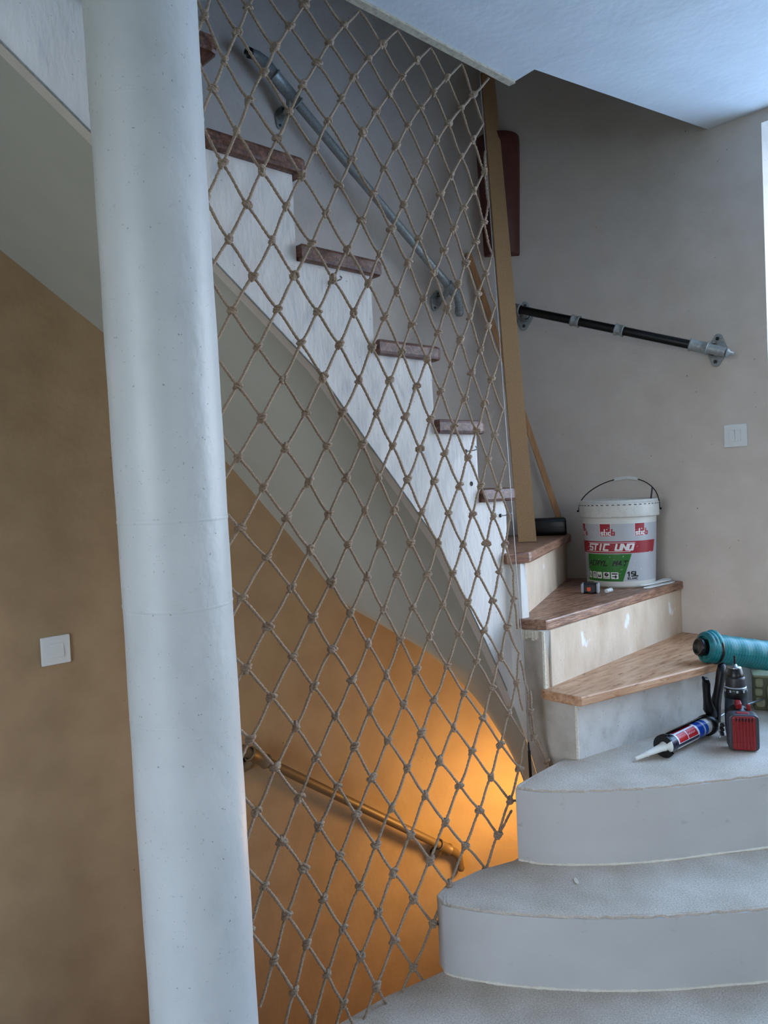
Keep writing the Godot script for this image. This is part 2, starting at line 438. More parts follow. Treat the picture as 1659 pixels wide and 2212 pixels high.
	box(st, Vector3(-5.2, 2.91, 1.3), Vector3(0.0, 4.6, 1.4))
	box(st, Vector3(-5.2, 2.3, -0.2), Vector3(-5.0, 3.3, 0.0))
	struct("wall_landing", st, M.plaster, "plaster wall of the landing above the ceiling", "wall")
	# outdoors
	st = mb()
	box(st, Vector3(0.42, -0.6, -6), Vector3(14, -0.4, 12))
	box(st, Vector3(-12, -0.6, 5.7), Vector3(0.42, -0.4, 14))
	struct("ground_yard", st, M.gravel, "pale gravel yard outside the windows", "ground")
	st = mb()
	box(st, Vector3(-16, -0.6, -6), Vector3(-5.2, -0.4, 5.7))
	struct("ground_lawn", st, M.lawn, "green lawn outside the garden window", "ground")

func build_column() -> void:
	var c := thing("column", "tall round white plastered column with grey smears in front of the net", "column", Vector3(-2.2375, 0.0, 1.0))
	c.set_meta("kind", "structure")
	c.rotation.z = 0.0095
	var st := mb()
	var prof := []
	var joints := [0.42, 1.02, 1.215, 1.36, 2.05]
	for k in 108:
		var y := 2.60 * k / 107.0
		prof.append([0.0937 + 0.0005 * sin(y * 9.0) + 0.0003 * sin(y * 31.0), y])
	lathe(st, prof, 64)
	obj("shaft", st, M.column, c)
	for k in joints.size():   # pour lines left by the formwork, each a slim ridge
		st = mb()
		var t := Transform3D(Basis(Vector3(1, 0, 0.2).normalized(), 0.02 + 0.015 * (k % 3)), Vector3(0, joints[k], 0))
		lathe(st, [[0.0936, -0.003], [0.0943, 0.0], [0.0936, 0.003]], 64, t)
		obj("seam", st, M.column, c)

# ---------------------------------------------------------------- staircase
var riser_x := [-2.487, -2.247, -2.007, -1.7669, -1.5274, -1.3111, -1.1294, -1.0023]
var under := [2.753, 2.551, 2.349, 2.147, 1.945, 1.743, 1.541, 1.339]

func string_path() -> Array:   # plan of the inner string, from the top of the flight round the newel corner to the lowest wooden tread
	var pts := []
	for x in [-3.4, -2.9, -2.6]:
		pts.append(Vector2(x, 0.7575))
	for i in 8:
		pts.append(Vector2(riser_x[i] - 0.0005, 0.7575))
		pts.append(Vector2(riser_x[i] + 0.0005, 0.7575))
		if i < 6:
			pts.append(Vector2(lerpf(riser_x[i], riser_x[i + 1], 0.5), 0.7575))
	pts.append_array([Vector2(-0.9985, 0.763), Vector2(-0.9955, 0.775), Vector2(-0.993, 0.795), Vector2(-0.9935, 0.797), Vector2(-0.999, 0.83), Vector2(-1.0095, 0.882), Vector2(-1.0098, 0.884), Vector2(-1.001, 0.915), Vector2(-0.978, 0.967)])
	return pts

func string_top(i: int, p: Vector2) -> float:
	if p.y > 0.8835: return 0.744
	if p.y > 0.796: return 0.946
	if p.x > -1.0023: return 1.143
	for k in range(7, -1, -1):
		if p.x > riser_x[k]:
			return under[k + 1] if k < 7 else 1.143
	return under[0]

func string_low(p: Vector2) -> float:
	var xs := [-3.4, -2.9, -2.41, -2.257, -1.986, -1.713, -1.556, -1.42, -1.309, -1.2194, -1.124, -1.06, -1.0]
	var ys := [2.62, 2.61, 2.228, 2.115, 1.902, 1.683, 1.504, 1.355, 1.225, 1.0755, 0.917, 0.803, 0.69]
	if p.y > 0.758:
		var zs := [0.7575, 0.80, 0.82, 0.845, 0.87, 0.91, 1.0]
		var hs := [0.69, 0.585, 0.535, 0.47, 0.38, 0.18, 0.1]
		for i in 6:
			if p.y <= zs[i + 1]:
				return lerpf(hs[i], hs[i + 1], (p.y - zs[i]) / (zs[i + 1] - zs[i]))
		return 0.1
	for i in xs.size() - 1:
		if p.x <= xs[i + 1]:
			return lerpf(ys[i], ys[i + 1], (p.x - xs[i]) / (xs[i + 1] - xs[i]))
	return 0.69

func tread_block(st: SurfaceTool, corners: Array, thick: float, top: Array, bevel := 0.007) -> void:
	var plan := PackedVector2Array()
	var lift := PackedFloat32Array()
	for i in corners.size():
		plan.append(corners[i])
		lift.append(top[i % top.size()])
	prism(st, plan, -thick, 0.0, bevel, FLAT, Transform3D.IDENTITY, lift)

func build_stairs() -> void:
	var s := thing("staircase", "winding staircase with a white cut string and brown wooden treads", "staircase")
	# inner string, 3 cm thick
	var pts := string_path()
	var st := mb()
	var lows := []
	var tops := []
	var dense := []
	for i in pts.size() - 1:   # cut finely along the curve of its lower edge
		var n := maxi(1, int(pts[i].distance_to(pts[i + 1]) / 0.03))
		for k in n:
			dense.append(pts[i].lerp(pts[i + 1], float(k) / n))
	dense.append(pts[-1])
	var v := func(p: Vector2, y: float) -> Vector3: return Vector3(p.x, y, p.y)
	var back := []
	for i in dense.size():
		var d: Vector2 = (dense[mini(i + 1, dense.size() - 1)] - dense[maxi(i - 1, 0)]).normalized()
		back.append(dense[i] + Vector2(d.y, -d.x) * 0.03)
	var first_st := st
	var newel := mb()
	for i in dense.size() - 1:
		if dense[i].y > 0.796:
			st = newel if st != newel else st
		var a: Vector2 = dense[i]
		var b: Vector2 = dense[i + 1]
		var ta := string_top(i, a.lerp(b, 0.02))
		var tb := string_top(i, a.lerp(b, 0.98))
		var la := string_low(a)
		var lb := string_low(b)
		quad(st, v.call(a, la), v.call(b, lb), v.call(b, tb), v.call(a, ta), 1)
		quad(st, v.call(back[i + 1], lb), v.call(back[i], la), v.call(back[i], ta), v.call(back[i + 1], tb), 2)
		quad(st, v.call(a, ta), v.call(b, tb), v.call(back[i + 1], tb), v.call(back[i], ta), 3)
		quad(st, v.call(back[i], la), v.call(back[i + 1], lb), v.call(b, lb), v.call(a, la), 4)
	var e: Vector2 = dense[-1]
	quad(st, v.call(e, 0.1), v.call(back[-1], 0.1), v.call(back[-1], 0.744), v.call(e, 0.744), 5)
	obj("newel_face", newel, M.newel, s).set_meta("label", "beige plastered newel face")
	obj("inner_string", first_st, M.string, s).set_meta("label", "white painted cut string with smudges")
	# slim bead along the lower edge of the string
	st = mb()
	var bead := PackedVector3Array()
	for p in dense:
		if p.x < -1.03 and p.y < 0.76:
			bead.append(Vector3(p.x, string_low(p) + 0.001, 0.7585))
	tube(st, bead, 0.0022, 6)
	obj("edge_bead", st, M.galv, s)
	# soffit: ruled between the string's lower edge and the wall
	var inner := [Vector3(-3.4, 2.6125, 0.7575)]
	for x in [-2.9, -2.8, -2.41, -2.257, -2.19, -2.1, -1.986, -1.9125, -1.713, -1.556, -1.499, -1.42, -1.309, -1.27, -1.2194, -1.124, -1.06, -1.043]:
		inner.append(Vector3(x, string_low(Vector2(x, 0.7)), 0.755))
	var outer := [Vector3(-3.4, 2.6125, 0)]
	for x in [-2.9, -2.8, -2.41, -2.257, -2.19, -2.1, -1.986, -1.9125, -1.713, -1.556, -1.499, -1.42, -1.309, -1.27, -1.2194, -1.124, -1.06, -1.043]:
		outer.append(Vector3(x, soffit_line(Vector2(x, 0)), 0.0))
	var fan := [Vector3(-1.02, 0.73, 0.757), Vector3(-1.003, 0.695, 0.76), Vector3(-0.997, 0.645, 0.777), Vector3(-0.997, 0.585, 0.80), Vector3(-1.0, 0.535, 0.82), Vector3(-1.003, 0.47, 0.845), Vector3(-1.006, 0.38, 0.87), Vector3(-1.005, 0.28, 0.89), Vector3(-1.0, 0.18, 0.91), Vector3(-0.99, 0.05, 0.93), Vector3(-0.9, -0.1, 0.93)]
	var far := [Vector2(-0.994, 0), Vector2(-0.9, 0), arc(3), arc(9), arc(15), arc(21), arc(28), arc(36), arc(44), arc(60), arc(90)]
	for i in fan.size():
		inner.append(fan[i])
		outer.append(Vector3(far[i].x, soffit_line(far[i]), far[i].y))
	st = mb()
	var across := 10
	for i in inner.size() - 1:
		for k in across:
			var f0 := float(k) / across
			var f1 := float(k + 1) / across
			var bow := func(f: float, j: int) -> Vector3: return inner[j].lerp(outer[j], f)
			quad(st, bow.call(f0, i), bow.call(f1, i), bow.call(f1, i + 1), bow.call(f0, i + 1), 1)
	obj("soffit", st, M.soffit, s).set_meta("label", "smooth pale underside of the flight")
	# straight treads: boards lying across the flight, rounded front edges
	var nose := [[-2.457, -2.457], [-2.212, -2.212], [-1.9627, -1.965], [-1.7342, -1.735], [-1.4974, -1.49], [-1.2845, -1.22], [-1.1038, -0.94], [-0.967, -0.60]]
	for i in 8:
		st = mb()
		var x0: float = riser_x[i - 1] + 0.002 if i else riser_x[0] - 0.24
		var xn: float = nose[i][0]
		var xw: float = nose[i][1]
		var t: float = under[i] + 0.04
		var back_w: float = x0 if i < 6 else (nose[i - 1][1] - 0.03)
		tread_block(st, [Vector2(x0, 0.778), Vector2(x0, 0.75), Vector2(back_w, 0.0), Vector2(xw, 0.0), Vector2(xn, 0.762), Vector2(xn - 0.006, 0.774), Vector2(xn - 0.02, 0.779)], 0.04, [t], 0.009)
		obj("tread", st, M.walnut_across, s)
		st = mb()
		box(st, Vector3(riser_x[i] - 0.016, t - 0.2, 0.0), Vector3(riser_x[i], t - 0.04, 0.75))
		if i < 5:
			obj("riser", st, M.string, s)
		else:
			var rs := mb()
			var wx: float = xw - 0.03
			prism(rs, PackedVector2Array([Vector2(riser_x[i], 0.74), Vector2(riser_x[i] - 0.016, 0.74), Vector2(wx - 0.016, 0.0), Vector2(wx, 0.0)]), t - 0.2, t - 0.04)
			obj("riser", rs, M.string, s)
	# winders: [plan corners from the string end, top heights, material]
	st = mb()
	tread_block(st, [Vector2(-1.033, 0.777), Vector2(-1.028, 0.77), Vector2(-0.99, 0.70), Vector2(-0.63, 0.014), arc(20, 0.804), arc(28, 0.804), arc(36, 0.804), arc(44, 0.804), arc(52, 0.804), arc(60, 0.804), Vector2(-0.9453, 0.8046), Vector2(-0.96, 0.806)], 0.034, [1.178, 1.178, 1.176, 1.172, 1.17, 1.169, 1.168, 1.167, 1.166, 1.165, 1.178, 1.178], 0.006)
	obj("tread", st, M.walnut_along, s)
	st = mb()
	tread_block(st, [Vector2(-1.0063, 0.8056), Vector2(-1.0, 0.79), Vector2(-0.985, 0.775), arc(55, 0.804), arc(60, 0.804), arc(66, 0.804), arc(72, 0.804), arc(78, 0.804), arc(84, 0.804), arc(90, 0.804), Vector2(0.004, 0.832), Vector2(-0.975, 0.8755), Vector2(-0.981, 0.8745)], 0.032, [0.976], 0.005)
	obj("tread", st, M.walnut_along, s)
	st = mb()
	tread_block(st, [Vector2(-1.0205, 0.882), Vector2(-1.01, 0.868), Vector2(-0.98, 0.86), Vector2(0.004, 0.80), Vector2(0.004, 1.19), Vector2(-0.488, 1.121), Vector2(-1.014, 1.0095), Vector2(-1.0205, 1.002)], 0.03, [0.774], 0.005)
	obj("tread", st, M.pine, s).set_meta("label", "lighter brown lowest wooden tread with dark cracks")
	st = mb()
	tread_block(st, [Vector2(-0.992, 0.796), Vector2(-0.112, 0.381), Vector2(-0.125, 0.36), Vector2(-0.98, 0.77)], 0.166, [1.144, 1.131, 1.131, 1.144], 0.0)
	obj("riser", st, M.riser_cream, s).set_meta("label", "cream riser with white plaster patches")
	st = mb()
	tread_block(st, [Vector2(-1.0095, 0.883), Vector2(-0.001, 0.824), Vector2(-0.001, 0.79), Vector2(-0.99, 0.85)], 0.17, [0.944], 0.0)
	obj("riser", st, M.riser_cream, s).set_meta("label", "cream riser with white plaster patches")
	st = mb()
	tread_block(st, [Vector2(-0.978, 0.967), Vector2(-0.76, 1.008), Vector2(-0.455, 1.055), Vector2(-0.001, 1.115), Vector2(-0.001, 1.05), Vector2(-0.96, 0.92)], 0.18, [0.744], 0.0)
	obj("riser", st, M.riser_white, s).set_meta("label", "white painted riser")
	ragged_edges(s)
	# chipped mortar under the end of the middle winder
	st = mb()
	for k in 7:
		var x := -1.0065 + 0.001 * k
		box(st, Vector3(x - 0.004, 0.915 + 0.004 * (k % 3), 0.805 + 0.011 * k), Vector3(x + 0.012, 0.945, 0.815 + 0.011 * k))
	obj("mortar", st, M.filler, s)

func ragged_edges(s: Node3D) -> void:
	rng.seed = 12
	for e in [[Vector3(-1.0105, 0.776, 0.8835), 0.168, 26], [Vector3(-0.9785, 0.574, 0.9675), 0.17, 20]]:
		var st := mb()
		var base: Vector3 = e[0]
		var n: int = e[2]
		for k in n:
			var y := base.y + float(e[1]) * k / n
			var w := rng.randf_range(0.003, 0.009) * (1.6 if k < 6 else 1.0)
			var h: float = float(e[1]) / n
			prism(st, PackedVector2Array([Vector2(-0.0025, -0.004), Vector2(w, -0.002), Vector2(w * 0.7, 0.0022), Vector2(-0.001, 0.0022)]), 0.0, h * 1.15, 0.0, FLAT, Transform3D(Basis(Vector3.UP, rng.randf_range(-0.2, 0.3)), Vector3(base.x, y, base.z)))
		obj("plaster_edge", st, M.filler, s)

func curve_points(list: Array, per := 8) -> PackedVector2Array:
	var c := Curve2D.new()
	for i in list.size():
		var a: Vector2 = list[maxi(i - 1, 0)]
		var b: Vector2 = list[mini(i + 1, list.size() - 1)]
		var h := (b - a) / 6.0
		c.add_point(list[i], -h, h)
	var out := PackedVector2Array()
	for i in list.size() - 1:
		for k in per:
			out.append(c.sample(i, float(k) / per))
	out.append(list[-1])
	return out

func build_plaster_steps() -> void:
	var specs := [
		[0.0, 0.192, [Vector2(-2.12, 1.02), Vector2(-2.10, 1.10), Vector2(-2.0, 1.28), Vector2(-1.86, 1.46), Vector2(-1.66, 1.64), Vector2(-1.42, 1.82), Vector2(-1.1, 2.02), Vector2(-0.7, 2.2), Vector2(-0.3, 2.34), Vector2(0.0, 2.42)], [Vector2(0, 1.2), Vector2(-1.0, 0.94), Vector2(-1.50, 0.935), Vector2(-1.5672, 0.9266), Vector2(-1.7029, 0.8946), Vector2(-1.8457, 0.885), Vector2(-2.04, 0.90)],
			"lowest visible curved plaster step, its bare top filling the bottom edge of the stairs"],
		[0.192, 0.37, [Vector2(-1.553, 0.938), Vector2(-1.5465, 0.968), Vector2(-1.522, 1.020), Vector2(-1.4843, 1.085), Vector2(-1.42, 1.175), Vector2(-1.3565, 1.252), Vector2(-1.2945, 1.318), Vector2(-1.2238, 1.386), Vector2(-1.1479, 1.449), Vector2(-1.05, 1.53), Vector2(-0.8, 1.70), Vector2(-0.4, 1.92), Vector2(0.0, 2.1)], [Vector2(0, 1.2), Vector2(-1.0, 0.94), Vector2(-1.2658, 0.9408), Vector2(-1.3709, 0.905), Vector2(-1.4914, 0.893), Vector2(-1.535, 0.905)],
			"middle curved plaster step with a rounded left end and ragged upper edge"],
		[0.37, 0.572, [Vector2(-1.2580, 0.950), Vector2(-1.2535, 0.968), Vector2(-1.230, 1.020), Vector2(-1.1615, 1.104), Vector2(-1.0820, 1.182), Vector2(-0.991, 1.255), Vector2(-0.890, 1.323), Vector2(-0.757, 1.415), Vector2(-0.5, 1.58), Vector2(-0.25, 1.72), Vector2(0.0, 1.84)], [Vector2(0, 1.0), Vector2(-0.93, 0.93), Vector2(-1.058, 0.9346), Vector2(-1.1402, 0.9366), Vector2(-1.235, 0.944)],
			"upper curved plaster step carrying the drill and the caulking gun"]]
	for q in specs:
		var s := thing("plaster_step", q[4], "step", Vector3.ZERO, 0.0, "curved plaster steps at the foot of the stairs")
		var front := curve_points(q[2])
		var plan := front.duplicate()
		for p in q[3]:
			plan.append(p)
		var st := mb()
		prism(st, plan, q[0] if q[0] > 0.0 else 0.0, q[1] - 0.006, 0.0, 1)
		obj("riser_face", st, M.step_plaster, s)
		# bare screed top, a shade inside the plaster edge, with an uneven lip
		var top := PackedVector2Array()
		var lift := PackedFloat32Array()
		for i in front.size():
			var d := (front[mini(i + 1, front.size() - 1)] - front[maxi(i - 1, 0)]).normalized()
			var nrm := Vector2(d.y, -d.x)
			var away := 0.0035 + 0.0022 * sin(i * 2.3) + 0.0016 * sin(i * 5.1 + 1.0)
			top.append(front[i] + nrm * away)
		for p in q[3]:
			top.append(p)
		for i in top.size():
			lift.append(0.0009 * sin(i * 1.7))
		st = mb()
		prism(st, top, q[1] - 0.008, q[1], 0.0015, FLAT, Transform3D.IDENTITY, lift)
		obj("screed_top", st, M.step_top, s).set_meta("label", "rough grey-beige screed surface")
		# ragged plaster bead where the face meets the step below
		if q[0] > 0.0:
			var bead := PackedVector3Array()
			var rad := []
			for i in front.size():
				bead.append(Vector3(front[i].x, q[0] + 0.002, front[i].y))
				rad.append(0.0018 + 0.0022 * absf(sin(i * 1.9)) * absf(sin(i * 0.37)) + 0.0012 * absf(sin(i * 4.7)))
			st = mb()
			tube(st, bead, rad, 7)
			obj("filler_bead", st, M.filler, s)
	# loose plaster flake on the middle step
	var fl := mb()
	prism(fl, PackedVector2Array([Vector2(-0.016, 0.0), Vector2(-0.005, -0.005), Vector2(0.009, -0.004), Vector2(0.018, 0.002), Vector2(0.004, 0.006), Vector2(-0.008, 0.005)]), 0.0, 0.002)
	var flake := obj("plaster_flake", fl, M.filler, self, Transform3D(Basis(Vector3.UP, 0.8), Vector3(-1.253, 0.3712, 1.128)))
	tag(flake, "small white plaster flake lying on the middle curved step", "debris")

# ---------------------------------------------------------------- the net
func net_point(c: float, k: float) -> Vector3:   # gentle stretch of an even 9.5 cm mesh, hung in the plane of the string
	var u := (c - 2.0) / 12.0
	var w := (k - 6.0) / 10.0
	var px := [[-1.547, 0.4654, -0.1293, 0.2017, 0.1276, -0.1732], [0.636, -0.0444, -0.0285, 0.0857, -0.3939], [-0.127, 0.1562, -0.219, -0.5625], [0.1122, -0.2825, -0.0968], [0.0732, -0.1997], [-0.0804]]
	var py := [[1.662, -0.8319, -0.1055, 0.1177, 0.062, -0.0982], [0.9479, -0.1345, 0.086, 0.1744, -0.1574], [-0.0532, 0.1501, -0.1588, 0.0649], [-0.1282, 0.0238, -0.0302], [-0.0014, -0.0328], [0.0756]]
	var x := 0.0
	var y := 0.0
	for i in 6:
		for j in px[i].size():
			var f := pow(u, i) * pow(w, j)
			x += px[i][j] * f
			y += py[i][j] * f
	return Vector3(x, y, 0.9226 - 0.0566 * y)

func cable_x(y: float) -> float:
	return lerpf(-1.127, -1.069, (y - 0.572) / 2.015)

func net_floor(x: float) -> float:
	if x > -1.255: return 0.48
	if x > -1.52: return 0.28
	return 0.12

func knot_mesh(variant: int) -> Mesh:
	var st := mb()
	var turns := [[0.0, 0.35, 0.9], [0.5, 1.2, 0.2], [1.1, 0.4, -0.5]]
	for k in 3:
		var b := Basis.from_euler(Vector3(turns[k][0] + variant * 0.6, turns[k][1] + variant * 1.1, turns[k][2] + variant * 0.4))
		var ring := PackedVector3Array()
		for i in 15:
			var a := TAU * i / 14.0
			ring.append(b * Vector3(cos(a) * 0.0074, sin(a) * 0.0058, 0.0012 * sin(a * 2)) + Vector3(0.0018 * (k - 1), 0.0028 * (k - 1), 0.0008 * k))
		cord(st, ring, 0.0046, 0.012, k * 1.3, 0.05)
	lathe(st, [[0.0005, -0.0075], [0.006, -0.004], [0.0075, 0.0], [0.006, 0.004], [0.0005, 0.0075]], 8)
	st.generate_normals()
	return st.commit()

func build_net() -> void:
	var net := thing("rope_net", "large knotted jute rope safety net hanging between column and steel cable", "net")
	rng.seed = 4
	var lo_c := -12
	var hi_c := 14
	var lo_k := -5
	var hi_k := 19
	var P := {}
	var inside := {}
	for c in range(lo_c, hi_c + 1):
		for k in range(lo_k, hi_k + 1):
			var p := net_point(c, k)
			p += Vector3(rng.randf_range(-1, 1), rng.randf_range(-1, 1), rng.randf_range(-0.6, 0.6)) * 0.0028
			var q := Vector2i(c, k)
			P[q] = p
			# the strip of whole meshes between column and cable
			var first: int = -c if c < 4 else int(ceil((c - 8.0) * 0.5)) if c < 10 else c - 9
			var last: int = 15 if c < -4 else 16 if c < 1 else 17 - c if c > 1 else 15
			if c < -6:
				last = 22 + c
			inside[q] = c >= -10 and c <= 12 and k >= first and k <= last and p.x < cable_x(p.y) - 0.004 and p.y < 2.60 and p.y > net_floor(p.x) + 0.004
	var near := [Vector2i(0, 1), Vector2i(0, -1), Vector2i(1, 0), Vector2i(-1, 0)]
	for grow in 2:   # carry the mesh on behind the steps
		var more := {}
		for q in P:
			if inside[q]:
				continue
			var sum := Vector3.ZERO
			var n := 0
			for d in near:
				if inside.get(q + d, false) and inside.get(q + d + d, false):
					sum += P[q + d] * 2.0 - P[q + d + d]
					n += 1
			if n > 0:
				var p := sum / n
				if n > 1 and p.x < cable_x(p.y) - 0.02 and p.x > -2.19 and p.y < 2.56 and p.y > net_floor(p.x) + 0.015:
					more[q] = p
		for q in more:
			P[q] = more[q]
			inside[q] = true
	# one ring of edge points carried on from the meshes inside, pulled onto the cable, the batten, the column or the steps
	var edge := {}
	for q in P:
		if inside[q]:
			continue
		var sum := Vector3.ZERO
		var n := 0
		var from := Vector3.ZERO
		for d in near:
			if inside.get(q + d, false):
				from = P[q + d]
				sum += from * 2.0 - P[q + d + d] if inside.get(q + d + d, false) else P[q]
				n += 1
		if n == 0:
			continue
		var p := sum / n
		if p.y > 2.575:
			p = from.lerp(p, clampf((2.606 - from.y) / maxf(p.y - from.y, 0.001), 0, 1.4))
			p.y = 2.606
		elif p.x > cable_x(p.y) - 0.05:
			p.x = cable_x(p.y) + 0.003
		if p.x < -2.2:
			p.x = -2.2
		var low := net_floor(p.x)
		if p.y < low + 0.01:
			p.y = low - 0.004
		p.z = 0.9226 - 0.0566 * p.y
		edge[q] = p
	for q in edge:
		P[q] = edge[q]
	# cords: one per diagonal, running through its knots
	for family in 2:
		var a0 := lo_c if family == 0 else lo_k
		var a1 := hi_c if family == 0 else hi_k
		for a in range(a0, a1 + 1):
			var st := mb()
			var any := false
			var run := PackedVector3Array()
			var b0 := lo_k if family == 0 else lo_c
			var b1 := hi_k if family == 0 else hi_c
			for b in range(b0, b1 + 2):
				var q := Vector2i(a, b) if family == 0 else Vector2i(b, a)
				var use: bool = inside.get(q, false) or edge.has(q)
				var prev := Vector2i(a, b - 1) if family == 0 else Vector2i(b - 1, a)
				var link: bool = use and run.size() > 0 and (inside.get(q, false) or inside.get(prev, false))
				if run.size() > 0 and not link:
					if run.size() > 1:
						lay_cord(st, run)
						any = true
					run = PackedVector3Array()
				if use:
					run.append(P[q])
			if run.size() > 1:
				lay_cord(st, run)
				any = true
			if any:
				obj("cord", st, M.jute, net)
	var lace := mb()
	lay_cord(lace, PackedVector3Array([Vector3(-1.117, 0.88, 0.877), Vector3(-1.100, 0.795, 0.884), Vector3(-1.102, 0.732, 0.888), Vector3(-1.095, 0.657, 0.892), Vector3(-1.064, 0.614, 0.894), Vector3(-1.034, 0.572, 0.896), Vector3(-1.016, 0.545, 0.898)]))
	lay_cord(lace, PackedVector3Array([Vector3(-1.094, 0.79, 0.888), Vector3(-1.096, 0.728, 0.892), Vector3(-1.089, 0.653, 0.896), Vector3(-1.060, 0.606, 0.898), Vector3(-1.036, 0.568, 0.899), Vector3(-1.040, 0.54, 0.90)]))
	obj("edge_lacing", lace, M.jute, net)
	var knots := [knot_mesh(0), knot_mesh(1), knot_mesh(2), knot_mesh(3)]
	for p in [Vector3(-1.099, 0.731, 0.889), Vector3(-1.092, 0.655, 0.893), Vector3(-1.035, 0.57, 0.897)]:
		put("knot", knots[1], M.jute, net, Transform3D(Basis(Vector3.UP, p.y * 9.0), p))
	var n := 0
	for q in P:
		if inside[q]:
			var b := Basis.from_euler(Vector3(rng.randf_range(-0.4, 0.4), rng.randf_range(-0.6, 0.6), rng.randf_range(-0.6, 0.6))).scaled(Vector3.ONE * rng.randf_range(0.92, 1.12))
			put("knot", knots[n % 4], M.jute, net, Transform3D(b, P[q]))
			n += 1
	# hairs that stand off the jute
	var fz := mb()
	for q in P:
		if not inside[q]:
			continue
		for h in 5:
			var d: Vector2i = near[h % 4]
			if not P.has(q + d):
				continue
			var o: Vector3 = P[q].lerp(P[q + d], rng.randf_range(0.05, 0.5))
			var dir := Vector3(rng.randf_range(-1, 1), rng.randf_range(-1, 1), rng.randf_range(-1, 1)).normalized()
			var side := dir.cross(Vector3(0.3, 0.2, 1)).normalized() * 0.00022
			var tip := o + dir * rng.randf_range(0.006, 0.012)
			tri(fz, o - side, o + side, tip)
			tri(fz, o + side, o - side, tip)
	obj("jute_hairs", fz, M.jute, net).set_meta("kind", "stuff")

func lay_cord(st: SurfaceTool, knots: PackedVector3Array) -> void:
	var path := PackedVector3Array()
	for i in knots.size() - 1:
		var a := knots[i]
		var b := knots[i + 1]
		var sag := Vector3(rng.randf_range(-1, 1), rng.randf_range(-1, 0.3), rng.randf_range(-1, 1)) * 0.0022
		var n := maxi(3, int(a.distance_to(b) / 0.0055))
		for k in n:
			var f := float(k) / n
			path.append(a.lerp(b, f) + sag * sin(PI * f) + Vector3(0, 0, 0.0012 * sin(f * TAU)))
	path.append(knots[-1])
	cord(st, path, 0.0039, 0.020, rng.randf() * TAU, 0.06)

func build_cable() -> void:
	var o := thing("steel_cable", "thin vertical steel cable with a dark turnbuckle at the right edge of the net", "cable", Vector3(-1.127, 0.50, 0.905))
	var st := mb()
	rod(st, Vector3(0, 0.14, 0), Vector3(0.0585, 2.112, -0.129), 0.0011, 6)
	obj("wire", st, M.steel, o)
	st = mb()
	rod(st, Vector3(0.0, 0.0, 0.0), Vector3(0.002, 0.125, -0.004), 0.0042, 8)
	rod(st, Vector3(0.002, 0.125, -0.004), Vector3(0.0025, 0.148, -0.006), 0.0024, 8)
	obj("turnbuckle", st, M.dark_steel, o).set_meta("label", "dark rusty turnbuckle")
	# open hooks screwed into the string
	for h in [[Vector3(-1.6672, 1.9068, 0.7575), "steel screw hook in the white string below the third tread from the top"], [Vector3(-1.1805, 1.4916, 0.7575), "steel screw hook in the white string at the fourth net mesh from the cable"], [Vector3(-1.032, 1.295, 0.7575), "bright steel screw hook reaching towards the cable near the lowest string tread"]]:
		var e := thing("screw_hook", h[1], "hook", h[0], 0.0, "screw hooks in the stair string")
		st = mb()
		tube(st, PackedVector3Array([Vector3(0, 0, -0.01), Vector3(0, 0, 0.012), Vector3(0.003, 0.001, 0.026), Vector3(0.008, 0.003, 0.034), Vector3(0.013, 0.008, 0.032), Vector3(0.012, 0.013, 0.027)]), 0.0018, 8)
		obj("shank", st, M.steel, e)
		st = mb()
		lathe(st, [[0.0015, 0.0], [0.0062, 0.0], [0.0055, 0.003], [0.002, 0.004]], 12, Transform3D(Basis(Vector3.RIGHT, PI / 2), Vector3.ZERO))
		obj("collar", st, M.dark_grey, e)

func build_plug() -> void:
	var st := mb()
	lathe(st, [[0.0, 0.0], [0.0062, 0.0], [0.0070, 0.0012], [0.0045, 0.0018], [0.004, 0.001], [0.0, 0.001]], 14, Transform3D(Basis(Vector3.RIGHT, PI / 2), Vector3(-1.1615, 1.3964, 0.7572)))
	tag(obj("screw_plug", st, M.dark_steel), "small dark screw plug sunk in the white string left of the lowest string tread", "plug")

# ---------------------------------------------------------------- handrails
func flange(parent: Node3D, at: Vector3, out: Vector3, up: Vector3, m: Material, size := 1.0) -> void:   # oval two-hole wall flange with a boss
	var z := out.normalized()
	var y := (up - z * up.dot(z)).normalized()
	var t := Transform3D(Basis(y.cross(z), z, y.cross(z).cross(z)), at)
	t.basis = Basis(y.cross(z), z, -y)
	var plan := PackedVector2Array()
	for k in 20:
		var a := TAU * k / 20.0
		plan.append(Vector2.from_angle(a) * 0.029 * size)
		for s in [-1, 1]:
			plan.append((Vector2.from_angle(a) * 0.0125 + Vector2(0, s * 0.035)) * size)
	plan = Geometry2D.convex_hull(plan)
	plan.remove_at(plan.size() - 1)
	var st := mb()
	prism(st, plan, 0.0, 0.007 * size, 0.0015, 1, t)
	lathe(st, [[0.021 * size, 0.006 * size], [0.0185 * size, 0.012 * size], [0.0175 * size, 0.03 * size]], 20, t)
	var f := obj("flange", st, m, parent)
	for s in [-1, 1]:
		st = mb()
		lathe(st, [[0.0055 * size, 0.0065 * size], [0.0055 * size, 0.0095 * size], [0.003 * size, 0.0105 * size], [0.0, 0.0105 * size]], 6, t * Transform3D(Basis.IDENTITY, Vector3(0, 0, s * 0.033 * size)), false)
		obj("bolt", st, M.dark_grey, f)

